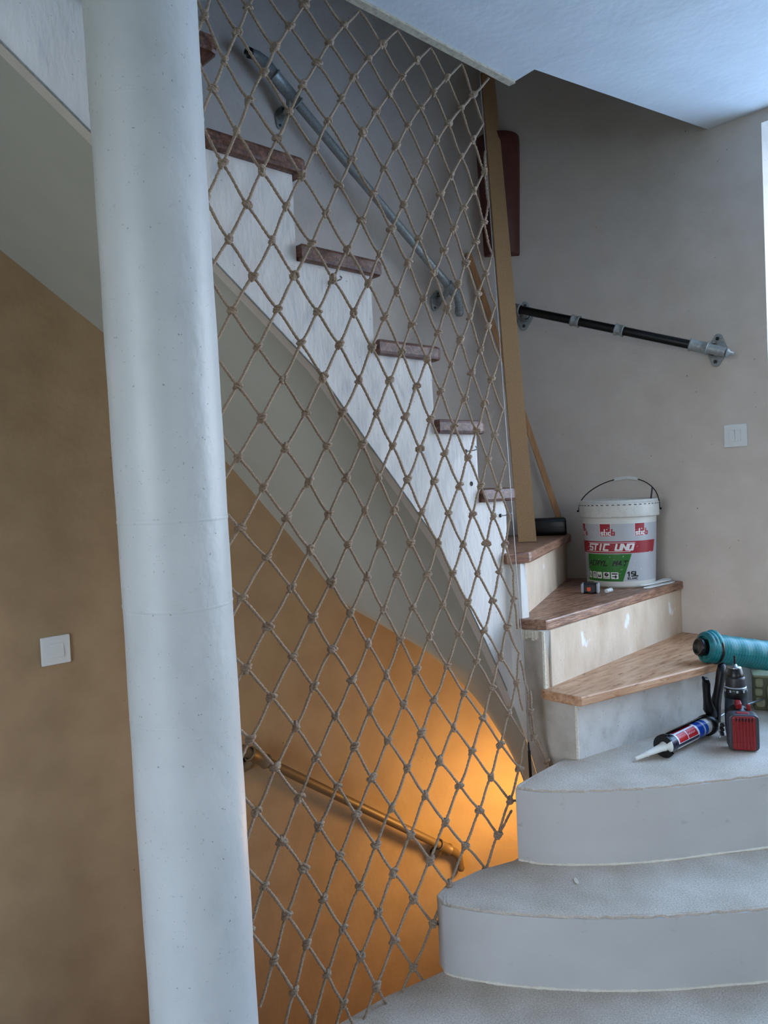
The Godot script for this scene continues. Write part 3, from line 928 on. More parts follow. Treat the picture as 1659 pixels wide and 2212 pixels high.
func fitting(parent: Node3D, called: String, a: Vector3, b: Vector3, r: float, m: Material) -> void:   # sleeve with a rolled lip at either end
	var d := (b - a)
	var l := d.length()
	var t := Transform3D(basis_to(d), a)
	var st := mb()
	lathe(st, [[r * 0.9, 0.0], [r * 1.12, 0.0], [r * 1.16, 0.003], [r * 1.12, 0.006], [r, 0.008], [r, l - 0.008], [r * 1.12, l - 0.006], [r * 1.16, l - 0.003], [r * 1.12, l], [r * 0.9, l]], 22, t)
	obj(called, st, m, parent)

func build_rails() -> void:
	# black pipe rail on the right wall
	var a := Vector3(-0.318, 2.142, 0.20)
	var b := Vector3(-0.108, 1.876, 0.925)
	var d := (b - a).normalized()
	var r := thing("pipe_handrail", "short black pipe handrail with grey fittings on the wall above the bucket", "handrail")
	var st := mb()
	rod(st, a + d * 0.06, b + d * 0.05, 0.0165, 20)
	obj("pipe", st, M.black_pipe, r).set_meta("label", "black pipe")
	fitting(r, "sleeve", a + d * 0.055, a + d * 0.128, 0.0215, M.galv)
	for f in [0.368, 0.548]:
		fitting(r, "collar", a + d * (f - 0.017), a + d * (f + 0.017), 0.0205, M.galv)
	fitting(r, "sleeve", b + d * 0.015, b + d * 0.08, 0.0215, M.galv)
	for p in [a + d * 0.155, b + d * 0.078]:
		var foot := Vector3(0.0, p.y, p.z)
		if p.z < BEND:
			var c2 := Vector2(-BEND, BEND) + (Vector2(p.x, p.z) - Vector2(-BEND, BEND)).normalized() * BEND
			foot = Vector3(c2.x, p.y, c2.y)
		var inward: Vector3 = (p - foot).normalized()
		flange(r, foot, inward, Vector3(0, 1, 0.12), M.galv, 1.28)
		st = mb()
		rod(st, foot + inward * 0.015, p, 0.018, 16)
		obj("bracket", st, M.galv, r)
	st = mb()
	var e := b + d * 0.07
	tube(st, PackedVector3Array([e, e + d * 0.025, e + d * 0.04, e + d * 0.055 + Vector3(-0.002, -0.001, 0.003), e + d * 0.07 + Vector3(-0.003, -0.002, 0.005)]), [0.0185, 0.018, 0.0185, 0.0165, 0.0165], 16)
	obj("elbow", st, M.galv, r)
	st = mb()
	var g := e + d * 0.07 + Vector3(-0.003, -0.002, 0.005)
	lathe(st, [[0.012, 0.0], [0.0165, 0.001], [0.0165, 0.006], [0.013, 0.007], [0.013, 0.012], [0.0065, 0.013], [0.0065, 0.026], [0.0, 0.026]], 12, Transform3D(basis_to(d), g))
	obj("plug", st, M.galv, r)
	# galvanised rail on the back wall, beyond the net
	var u0 := Vector3(-1.279, 2.808, 0.07)
	var u1 := Vector3(-0.513, 2.203, 0.134)
	var du := (u1 - u0).normalized()
	r = thing("galvanised_handrail", "long galvanised pipe handrail climbing the back wall behind the net", "handrail")
	st = mb()
	rod(st, u0, u1, 0.0165, 18)
	obj("pipe", st, M.galv, r)
	fitting(r, "sleeve", u0 - du * 0.02, u0 + du * 0.10, 0.022, M.galv)
	st = mb()
	tube(st, PackedVector3Array([u0 - du * 0.015, u0 - du * 0.06 + Vector3(0, 0.004, 0), u0 - du * 0.10 + Vector3(0, -0.006, 0), u0 - du * 0.125 + Vector3(0, -0.02, 0)]), [0.0215, 0.021, 0.018, 0.0165], 14)
	obj("elbow", st, M.galv, r)
	st = mb()
	var q := u0 - du * 0.125 + Vector3(0, -0.02, 0)
	lathe(st, [[0.0145, 0.0], [0.0175, 0.002], [0.0175, 0.012], [0.009, 0.014], [0.009, 0.024], [0.0, 0.024]], 12, Transform3D(basis_to(-du + Vector3(0, -0.6, 0)), q))
	obj("plug", st, M.dark_grey, r)
	for p in [u0 + du * 0.06, u1 - du * 0.01]:
		st = mb()
		tube(st, PackedVector3Array([p, p + Vector3(0.006, -0.03, -0.012), p + Vector3(0.01, -0.05, -0.045), p + Vector3(0.01, -0.05, -0.064)]), 0.014, 12)
		obj("bracket", st, M.galv, r)
		var wz := 0.0 if p.x < -BEND else BEND - sqrt(BEND * BEND - (p.x + 0.01 + BEND) * (p.x + 0.01 + BEND))
		flange(r, Vector3(p.x + 0.01, p.y - 0.05, wz), Vector3(-0.25 if wz > 0.01 else 0.0, 0, 1), Vector3(0.3, 1, 0), M.galv, 0.95)
	st = mb()
	tube(st, PackedVector3Array([u1 - du * 0.01, u1 + du * 0.03, u1 + du * 0.055 + Vector3(0, -0.008, 0.004), u1 + du * 0.06 + Vector3(0, -0.04, 0.006), u1 + du * 0.06 + Vector3(-0.002, -0.062, 0.006)]), [0.0215, 0.021, 0.017, 0.0165, 0.019], 14)
	obj("elbow", st, M.galv, r)
	st = mb()
	lathe(st, [[0.0, -0.022], [0.012, -0.02], [0.019, -0.008], [0.019, 0.0], [0.017, 0.002]], 10, Transform3D(Basis.IDENTITY, u1 + du * 0.06 + Vector3(-0.002, -0.062, 0.006)))
	obj("plug", st, M.galv, r)
	# basement rail in the warm light
	var c0 := Vector3(-1.58, 0.575, 0.07)
	var c1 := Vector3(-0.615, -0.105, 0.07)
	var dc := (c1 - c0).normalized()
	r = thing("basement_handrail", "brown metal pipe handrail sloping down the orange basement wall", "handrail")
	st = mb()
	rod(st, c0, c1, 0.0165, 18)
	obj("pipe", st, M.bronze, r)
	fitting(r, "sleeve", c0 + dc * 0.06, c0 + dc * 0.14, 0.022, M.bronze)
	fitting(r, "sleeve", c1 - dc * 0.045, c1 + dc * 0.03, 0.0215, M.bronze)
	for p in [c0 + dc * 0.08, c1 - dc * 0.025]:
		st = mb()
		tube(st, PackedVector3Array([p, p + Vector3(-0.012, -0.03, -0.012), p + Vector3(-0.012, -0.045, -0.04), p + Vector3(-0.012, -0.045, -0.068)]), 0.0155, 12)
		obj("bracket", st, M.bronze, r)
		flange(r, Vector3(p.x - 0.012, p.y - 0.03, 0.0), Vector3(0, 0, 1), Vector3(0.25, 1, 0), M.bronze, 1.15)
	st = mb()
	tube(st, PackedVector3Array([c1 + dc * 0.03, c1 + dc * 0.075, c1 + dc * 0.10 + Vector3(0, -0.012, 0.004), c1 + dc * 0.103 + Vector3(0, -0.035, 0.006), c1 + dc * 0.103 + Vector3(0.003, -0.055, 0.006)]), [0.0185, 0.018, 0.016, 0.0145, 0.0145], 14)
	obj("elbow", st, M.bronze, r)
	st = mb()
	lathe(st, [[0.0, -0.016], [0.012, -0.013], [0.016, -0.004], [0.015, 0.004]], 14, Transform3D(Basis.IDENTITY, c1 + dc * 0.103 + Vector3(0.003, -0.055, 0.006)))
	obj("plug", st, M.bronze, r)

func build_lamp() -> void:
	var at := Vector3(-0.47, 0.09, 0.45)
	var l := thing("basement_lamp", "warm globe wall lamp in the basement stairwell, hidden behind the steps", "lamp", at)
	var st := mb()
	var prof := []
	for k in 13:
		var a := -PI / 2 + PI * k / 12.0
		prof.append([0.07 * cos(a), 0.07 * sin(a)])
	lathe(st, prof, 20)
	obj("globe", st, M.lamp_glow, l)
	st = mb()
	rod(st, Vector3(0.05, -0.02, 0.04), Vector3(0.40, -0.05, 0.30), 0.012, 10)
	obj("arm", st, M.bronze, l)
	var o := OmniLight3D.new()
	o.name = "lamp_light"
	o.light_color = Color(1.0, 0.78, 0.46)
	o.light_energy = LAMP
	o.light_size = 0.07
	o.omni_range = 8.0
	o.omni_attenuation = 2.0
	o.shadow_enabled = true
	o.position = at
	add_child(o, true)

# ---------------------------------------------------------------- things on the wall
func wall_switch(at: Vector3, turn: float, size: float, label: String, double: bool) -> void:
	var s := thing("light_switch", label, "switch", at, turn)
	var st := mb()
	prism(st, round_rect(size, size, 0.004, 3), 0.0, 0.009, 0.003, FLAT, Transform3D(Basis(Vector3.RIGHT, PI / 2), Vector3.ZERO))
	obj("plate", st, M.white_plastic, s)
	var w := size * 0.5
	for k in (2 if double else 1):
		st = mb()
		var ww := w / 2 - 0.0008 if double else w
		var x := (k - 0.5) * (w / 2 + 0.0006) if double else 0.0
		var tilt := Basis(Vector3.RIGHT, PI / 2 + (0.07 if double else -0.07))
		prism(st, round_rect(ww, w, 0.0025, 3), -0.004, 0.0035, 0.001, FLAT, Transform3D(tilt, Vector3(x, 0, 0.0088)))
		obj("rocker", st, M.white_plastic, s)

func build_wall_things() -> void:
	wall_switch(Vector3(0.0, 1.5283, 1.0535), -PI / 2, 0.084, "white double rocker light switch on the beige wall to the right of the bucket", true)
	wall_switch(Vector3(-2.1086, 0.9798, 0.0), 0.0, 0.081, "white single rocker light switch on the ochre wall left of the column", false)
	# half-round sconce in the corner
	var c := facing(Vector3(-0.258, 2.345, 0.212), Vector3(-0.8, 0, 0.8))
	var o := thing("wall_sconce", "dark reddish-brown half-round wall sconce high in the corner behind the plank", "lamp", c.origin)
	o.basis = c.basis
	var st := mb()
	var prof := [[0.0, 0.0], [0.072, 0.0], [0.075, 0.006], [0.092, 0.46], [0.090, 0.485], [0.083, 0.485], [0.068, 0.02], [0.0, 0.02]]
	lathe(st, prof, 28, Transform3D.IDENTITY, false, -0.05, PI + 0.05)
	obj("shade", st, M.terracotta, o)
	st = mb()
	box(st, Vector3(-0.074, 0.005, -0.006), Vector3(0.074, 0.44, 0.003))
	obj("back_plate", st, M.terracotta, o)

# ---------------------------------------------------------------- things on the stairs
func stroke(im: Image, a: Vector2, b: Vector2, w: float, c: Color) -> void:
	var lo := Vector2i(Vector2(minf(a.x, b.x) - w, minf(a.y, b.y) - w).floor())
	var hi := Vector2i(Vector2(maxf(a.x, b.x) + w, maxf(a.y, b.y) + w).ceil())
	for y in range(maxi(lo.y, 0), mini(hi.y + 1, im.get_height())):
		for x in range(maxi(lo.x, 0), mini(hi.x + 1, im.get_width())):
			var p := Vector2(x + 0.5, y + 0.5)
			if p.distance_to(Geometry2D.get_closest_point_to_segment(p, a, b)) <= w:
				im.set_pixel(x, y, c)

func fill_poly(im: Image, poly: PackedVector2Array, c: Color) -> void:
	var lo := Vector2(1e9, 1e9)
	var hi := Vector2(-1e9, -1e9)
	for p in poly:
		lo = lo.min(p)
		hi = hi.max(p)
	for y in range(maxi(int(lo.y), 0), mini(int(hi.y) + 1, im.get_height())):
		for x in range(maxi(int(lo.x), 0), mini(int(hi.x) + 1, im.get_width())):
			if Geometry2D.is_point_in_polygon(Vector2(x + 0.5, y + 0.5), poly):
				im.set_pixel(x, y, c)

const LETTERS := {   # strokes on a 2 by 4 grid, y down
	"S": "20 00 02 22 24 04", "T": "00 20|10 14", "I": "10 14", "C": "20 00 04 24", "U": "00 04 24 20", "N": "04 00 24 20", "O": "00 20 24 04 00",
	"A": "04 10 24|03 23", "R": "04 00 20 22 02|12 24", "Y": "00 12 20|12 14", "L": "00 04 24", "M": "04 00 12 20 24", "B": "04 00 20 12 02|12 24 04",
	"1": "01 10 14", "5": "20 00 02 22 24 04", "s": "22 02 03 23 24 04", "t": "10 14 24|02 22", "i": "12 14|10 10", "c": "22 02 04 24", "b": "00 04 24 22 02", "4": "14 10 03 23"}

func word(im: Image, text: String, at: Vector2, cell: Vector2, gap: float, w: float, slant: float, c: Color) -> void:
	var x := at.x
	for ch in text:
		if LETTERS.has(ch):
			for line in LETTERS[ch].split("|"):
				var pts := []
				for q in line.split(" "):
					var gx := float(q.substr(0, 1)) / 2.0
					var gy := float(q.substr(1, 1)) / 4.0
					pts.append(Vector2(x + gx * cell.x + (1.0 - gy) * slant, at.y + gy * cell.y))
				for i in pts.size() - 1:
					stroke(im, pts[i], pts[i + 1], w, c)
		x += cell.x + gap

func label_texture() -> ImageTexture:   # 180 degrees of the bucket, 1200 px across, 900 px from under the rim to the foot
	var im := Image.create(1200, 900, false, Image.FORMAT_RGBA8)
	var base := Color(0.83, 0.82, 0.785)
	im.fill(base)
	var deg := func(d: float) -> float: return (d + 90.0) / 180.0 * 1200.0
	var v := func(f: float) -> float: return f * 900.0
	im.fill_rect(Rect2i(0, int(v.call(0.085)), 1200, int(v.call(0.845))), Color(0.70, 0.705, 0.71))
	var red := Color(0.60, 0.09, 0.14)
	var white := Color(0.90, 0.885, 0.87)
	for d in [-84.0, -31.0, 24.0]:
		var x: float = deg.call(d)
		im.fill_rect(Rect2i(int(x - 5), int(v.call(0.08)), 124, int(v.call(0.19))), white)
		im.fill_rect(Rect2i(int(x), int(v.call(0.085)), 114, int(v.call(0.18))), red)
		word(im, "stic", Vector2(x + 12, v.call(0.165)), Vector2(17, 74), 10, 7.0, 4, white)
		word(im, "b", Vector2(x + 126, v.call(0.165)), Vector2(26, 74), 8, 8.5, 4, red)
	fill_poly(im, PackedVector2Array([Vector2(0, v.call(0.34)), Vector2(deg.call(69), v.call(0.34)), Vector2(deg.call(64), v.call(0.515)), Vector2(0, v.call(0.515))]), red)
	word(im, "STIC UNO", Vector2(deg.call(-56), v.call(0.385)), Vector2(48, 74), 17, 10.5, 16, white)
	stroke(im, Vector2(deg.call(-58), v.call(0.363)), Vector2(deg.call(24), v.call(0.36)), 3.5, white)
	stroke(im, Vector2(deg.call(-66), v.call(0.492)), Vector2(deg.call(15), v.call(0.492)), 3.5, white)
	stroke(im, Vector2(deg.call(20), v.call(0.40)), Vector2(deg.call(15), v.call(0.492)), 3.5, white)
	fill_poly(im, PackedVector2Array([Vector2(deg.call(-62), v.call(0.53)), Vector2(deg.call(18), v.call(0.525)), Vector2(deg.call(3), v.call(0.93)), Vector2(deg.call(-66), v.call(0.93))]), Color(0.13, 0.42, 0.11))
	var ink := Color(0.05, 0.055, 0.05)
	word(im, "ACRYL M4T", Vector2(deg.call(-59), v.call(0.628)), Vector2(34, 62), 18, 7.5, 18, ink)
	for k in 5:   # pictograms
		var x: float = deg.call(-63.0 + [0.0, 11.0, 21.5, 33.5, 47.0][k])
		var w: int = [52, 60, 62, 76, 80][k]
		var y := int(v.call(0.795))
		im.fill_rect(Rect2i(int(x), y, w, 88), white)
		match k:
			0: stroke(im, Vector2(x + 20, y + 20), Vector2(x + 34, y + 62), 8, ink)
			1:
				im.fill_rect(Rect2i(int(x) + 10, y + 12, 40, 12), ink)
				for s in [14, 40]: im.fill_rect(Rect2i(int(x) + s, y + 24, 9, 52), ink)
			2:
				im.fill_rect(Rect2i(int(x) + 12, y + 34, 36, 36), ink)
				im.fill_rect(Rect2i(int(x) + 24, y + 34, 12, 20), white)
			3: stroke(im, Vector2(x + 38, y + 32), Vector2(x + 38, y + 33), 24, ink); stroke(im, Vector2(x + 38, y + 32), Vector2(x + 48, y + 20), 3, white); im.fill_rect(Rect2i(int(x) + 10, y + 70, 56, 6), ink)
			4: im.fill_rect(Rect2i(int(x) + 8, y + 12, 64, 18), ink); stroke(im, Vector2(x + 16, y + 58), Vector2(x + 62, y + 58), 6, ink); stroke(im, Vector2(x + 50, y + 46), Vector2(x + 50, y + 72), 9, ink)
	word(im, "15L", Vector2(deg.call(11), v.call(0.79)), Vector2(27, 56), 16, 8.0, 0, ink)
	word(im, "BLANC", Vector2(deg.call(11), v.call(0.872)), Vector2(15, 25), 9, 3.4, 0, ink)
	rng.seed = 77
	for k in 90:   # scratches and paint splashes
		var p := Vector2(rng.randf_range(0, 1200), rng.randf_range(90, 880))
		stroke(im, p, p + Vector2(rng.randf_range(-40, 40), rng.randf_range(-26, 26)) * (1.0 if k % 3 else 0.2), rng.randf_range(0.5, 1.6) + (2.0 if k % 7 == 0 else 0.0), Color(0.86, 0.86, 0.84))
	return ImageTexture.create_from_image(im)

func build_bucket() -> void:
	var c := facing(Vector3(-0.175, 0.976, 0.666), Vector3(-2.9, 0, 2.23))
	var o := thing("paint_bucket", "white plastic paint bucket with red and green label and raised wire handle", "bucket", c.origin)
	o.basis = c.basis
	var st := mb()
	lathe(st, [[0.0, 0.004], [0.122, 0.0], [0.1265, 0.006], [0.1275, 0.02], [0.1385, 0.272]], 56)
	obj("body", st, M.bucket, o)
	st = mb()
	lathe(st, [[0.1395, 0.268], [0.1485, 0.268], [0.15, 0.272], [0.15, 0.318], [0.1485, 0.322], [0.146, 0.322], [0.1455, 0.33], [0.143, 0.333], [0.137, 0.332], [0.135, 0.322], [0.0, 0.322]], 56)
	var lid := obj("lid", st, M.bucket, o)
	for k in 46:   # slots of the tear strip
		var a := TAU * k / 46.0
		st = mb()
		box(st, Vector3(-0.005, 0.3135, 0.1493), Vector3(0.005, 0.3165, 0.1506), Transform3D(Basis(Vector3.UP, a), Vector3.ZERO))
		obj("slot", st, M.dark_grey, lid)
	# printed sleeve over the front half
	st = mb()
	var seg := 40
	for i in seg:
		for j in 6:
			var p := []
			var w := []
			for q in [[i, j], [i + 1, j], [i + 1, j + 1], [i, j + 1]]:
				var f := float(q[0]) / seg
				var h := float(q[1]) / 6.0
				var a := (f - 0.5) * PI
				var y := lerpf(0.008, 0.266, h)
				var r := lerpf(0.1275, 0.1385, y / 0.27) + 0.0006
				p.append(Vector3(sin(a) * r, y, cos(a) * r))
				w.append(Vector2(f, 1.0 - h))
			quad(st, p[0], p[1], p[2], p[3], 1, w[0], w[1], w[2], w[3])
	var m := StandardMaterial3D.new()
	m.albedo_texture = label_texture()
	m.roughness = 0.45
	obj("label_print", st, m, o)
	# bail wire standing up, with its grip
	st = mb()
	var arc := PackedVector3Array()
	for k in 33:
		var a := PI * k / 32.0
		arc.append(Vector3(-cos(a) * (0.151 - 0.02 * sin(a) * sin(a)) + 0.028 * sin(a) * sin(a), 0.292 + 0.122 * pow(sin(a), 0.9 if a < PI / 2 else 0.7), 0.01 - 0.03 * sin(a)))
	tube(st, arc, 0.0021, 8)
	rod(st, Vector3(0.150, 0.292, 0.01), Vector3(0.158, 0.292, 0.01), 0.004, 8)
	rod(st, Vector3(-0.150, 0.292, 0.01), Vector3(-0.158, 0.292, 0.01), 0.004, 8)
	obj("handle_wire", st, M.dark_steel, o)
	st = mb()
	var g := PackedVector3Array()
	for k in range(13, 21):
		g.append(arc[k])
	tube(st, g, [0.0075, 0.008, 0.0078, 0.0072, 0.008, 0.0078, 0.008, 0.0075], 10)
	obj("grip", st, M.bucket, o)
	# stick of the brush left on the lid
	var k2 := mb()
	rbox(k2, Vector3(0.006, 0.05, 0.01), 0.002, 0.001, Transform3D(Basis(Vector3(0, 0, 1), -0.14), Vector3(0.122, 0.323, -0.05)))
	var sp := obj("stirring_stick", k2, M.dark_grey, self, o.transform)
	tag(sp, "short dark stirring stick end standing up behind the bucket rim", "stick")

func build_small_things() -> void:
	# tape measure with its orange button
	var c := facing(Vector3(-0.435, 0.976, 0.690), Vector3(-2.9, 0, 2.0))
	var o := thing("tape_measure", "small silver and black tape measure with orange button beside the bucket foot", "tape measure", c.origin)
	o.basis = c.basis
	var st := mb()
	rbox(st, Vector3(0.060, 0.036, 0.046), 0.012, 0.008)
	obj("case", st, M.dark_grey, o)
	st = mb()
	prism(st, round_rect(0.026, 0.030, 0.009), 0.0, 0.004, 0.001, FLAT, Transform3D(Basis(Vector3.RIGHT, PI / 2), Vector3(0.004, 0.018, 0.0228)))
	obj("face_plate", st, M.black_plastic, o)
	st = mb()
	for s in [-1, 1]:
		prism(st, round_rect(0.010, 0.05, 0.004), 0.001, 0.0365, 0.004, FLAT, Transform3D(Basis.IDENTITY, Vector3(s * 0.027, 0, 0)))
	obj("bumper", st, M.silver_plastic, o)
	st = mb()
	prism(st, round_rect(0.013, 0.014, 0.003), 0.0, 0.004, 0.001, FLAT, Transform3D(Basis(Vector3.RIGHT, PI / 2), Vector3(-0.004, 0.017, 0.0255)))
	obj("button", st, M.orange, o)
	st = mb()
	rbox(st, Vector3(0.03, 0.005, 0.014), 0.003, 0.001, Transform3D(Basis.IDENTITY, Vector3(-0.002, 0.035, -0.008)))
	obj("belt_clip", st, M.black_plastic, o)
	# white tube
	var tb := thing("plastic_tube", "short white plastic tube with grey bands beside the tape measure", "tube", Vector3(-0.418, 0.9840, 0.744))
	st = mb()
	var td := Vector3(0.55, 0.02, 0.25).normalized()
	lathe(st, [[0.0, 0.0], [0.0068, 0.0], [0.0077, 0.001], [0.0077, 0.038], [0.0068, 0.039], [0.0, 0.039]], 16, Transform3D(basis_to(Vector3(1.0, 0.0, -0.05)), Vector3.ZERO))
	obj("barrel", st, M.white_plastic, tb)
	st = mb()
	for y in [0.011, 0.026]:
		lathe(st, [[0.0076, y], [0.0079, y + 0.0006], [0.0079, y + 0.0016], [0.0076, y + 0.0022]], 16, Transform3D(basis_to(Vector3(1.0, 0.0, -0.05)), Vector3.ZERO))
	obj("band", st, M.dark_grey, tb)
	# folded leaflet
	var lf := thing("folded_leaflet", "white folded paper leaflet lying at the right end of the middle winder", "leaflet", Vector3(0, 0.976, 0))
	for k in 2:
		st = mb()
		var y := 0.001 + 0.009 * k
		var sh := 0.012 * k
		prism(st, PackedVector2Array([Vector2(-0.262, 0.806 - sh), Vector2(-0.245, 0.816 - sh), Vector2(-0.07, 0.826 - sh), Vector2(-0.032, 0.816 - sh), Vector2(-0.024, 0.793 - sh), Vector2(-0.04, 0.770), Vector2(-0.15, 0.799 - sh * 0.3)]), 0.0, 0.0026, 0.0, FLAT, Transform3D(Basis.IDENTITY, Vector3(0, y, 0)), PackedFloat32Array([0.002, 0, 0, 0, 0, 0, 0.003]))
		obj("sheet", st, M.paper, lf)
	# black case on the top winder
	c = facing(Vector3(-0.238, 1.1665, 0.362), Vector3(-2.8, 0, 2.4))
	o = thing("black_case", "black rounded tool case lying behind the plank foot", "case", c.origin)
	o.basis = c.basis
	st = mb()
	prism(st, round_rect(0.072, 0.078, 0.018, 5), -0.10, 0.085, 0.008, 1, Transform3D(Basis(Vector3(0, 0, 1), -PI / 2), Vector3(0, 0.037, 0)))
	obj("shell", st, M.black_plastic, o)
	st = mb()
	box(st, Vector3(-0.04, 0.034, 0.0385), Vector3(0.07, 0.036, 0.0402))
	obj("seam", st, M.dark_grey, o)
	st = mb()
	prism(st, round_rect(0.078, 0.084, 0.019, 5), -0.07, -0.045, 0.004, 1, Transform3D(Basis(Vector3(0, 0, 1), -PI / 2), Vector3(0, 0.0375, 0)))
	obj("collar", st, M.black_plastic, o)
	# plank of chipboard: a slim strip that warps as it leans into the corner
	var foot := Vector3(-0.597, 1.1745, 0.536)
	var top := Vector3(-0.312, 3.08, 0.215)
	st = mb()
	var rings := []
	for k in 25:
		var f := k / 24.0
		var ctr := foot.lerp(top, f) + Vector3(0.012, 0, -0.01) * sin(PI * f)
		var face := Vector3(-0.684, 0, 0.729).rotated(Vector3.UP, -0.12 + f * 0.62)
		var side := Vector3.UP.cross(face).normalized()
		rings.append([ctr - side * 0.0325 + face * 0.0075, ctr + side * 0.0325 + face * 0.0075, ctr + side * 0.0325 - face * 0.0075, ctr - side * 0.0325 - face * 0.0075])
	for k in 24:
		for e in 4:
			var n := (e + 1) % 4
			quad(st, rings[k][e], rings[k][n], rings[k + 1][n], rings[k + 1][e], e + 1)
	quad(st, rings[0][3], rings[0][2], rings[0][1], rings[0][0])
	quad(st, rings[24][0], rings[24][1], rings[24][2], rings[24][3])
	tag(obj("plank", st, M.mdf), "tall narrow yellowish chipboard plank leaning into the corner beside the net", "plank")
	# slim wooden lath behind it
	st = mb()
	var l0 := Vector3(-0.165, 1.1655, 0.408)
	var l1 := Vector3(-0.384, 2.36, 0.134)
	var ld := (l1 - l0)
	rbox(st, Vector3(0.024, ld.length(), 0.009), 0.002, 0.001, Transform3D(basis_to(ld, Vector3(-0.68, 0, 0.73)), l0))
	tag(obj("lath", st, M.lath), "thin reddish wooden lath slanting across the corner behind the plank", "lath")

func build_roll() -> void:
	var d := Vector3(0.83, -0.2, 0.56).normalized()
	var at := Vector3(-0.458, 0.8305, 1.095)
	var o := thing("net_roll", "roll of teal green shade netting on a black core", "roll", at)
	o.basis = basis_to(d)
	var st := mb()
	var prof := []
	for k in 160:   # courses of the knitted netting
		var y := 0.028 + 0.0031 * k
		prof.append([0.0475 + (0.0012 if k % 2 else 0.0) + 0.0008 * sin(k * 0.37), y])
	lathe(st, prof, 36)
	lathe(st, [[0.026, 0.03], [0.040, 0.026], [0.0475, 0.028]], 36)
	lathe(st, [[0.048, 0.521], [0.03, 0.524], [0.0, 0.522]], 36)
	obj("netting", st, M.netting, o)
	for k in 3:
		st = mb()
		var y := 0.020 + 0.014 * k
		lathe(st, [[0.036 + 0.004 * k, y], [0.0475, y + 0.004], [0.0495, y + 0.010], [0.049, y + 0.017], [0.046, y + 0.021]], 32, Transform3D(Basis(Vector3(1, 0, 0.4).normalized(), 0.1 + 0.06 * k), Vector3.ZERO))
		obj("fold", st, M.mesh_teal, o)
	st = mb()
	lathe(st, [[0.0485, -0.005], [0.0505, -0.003], [0.0505, 0.003], [0.0485, 0.005]], 32, Transform3D(Basis(Vector3(1, 0, 0.3).normalized(), 0.10), Vector3(0, 0.062, 0)))
	obj("tie_band", st, M.black_plastic, o)
	st = mb()
	lathe(st, [[0.0, 0.004], [0.022, 0.004], [0.0235, 0.0], [0.0275, 0.0], [0.029, 0.003], [0.029, 0.018], [0.027, 0.02], [0.027, 0.06]], 28)
	obj("core", st, M.black_plastic, o)

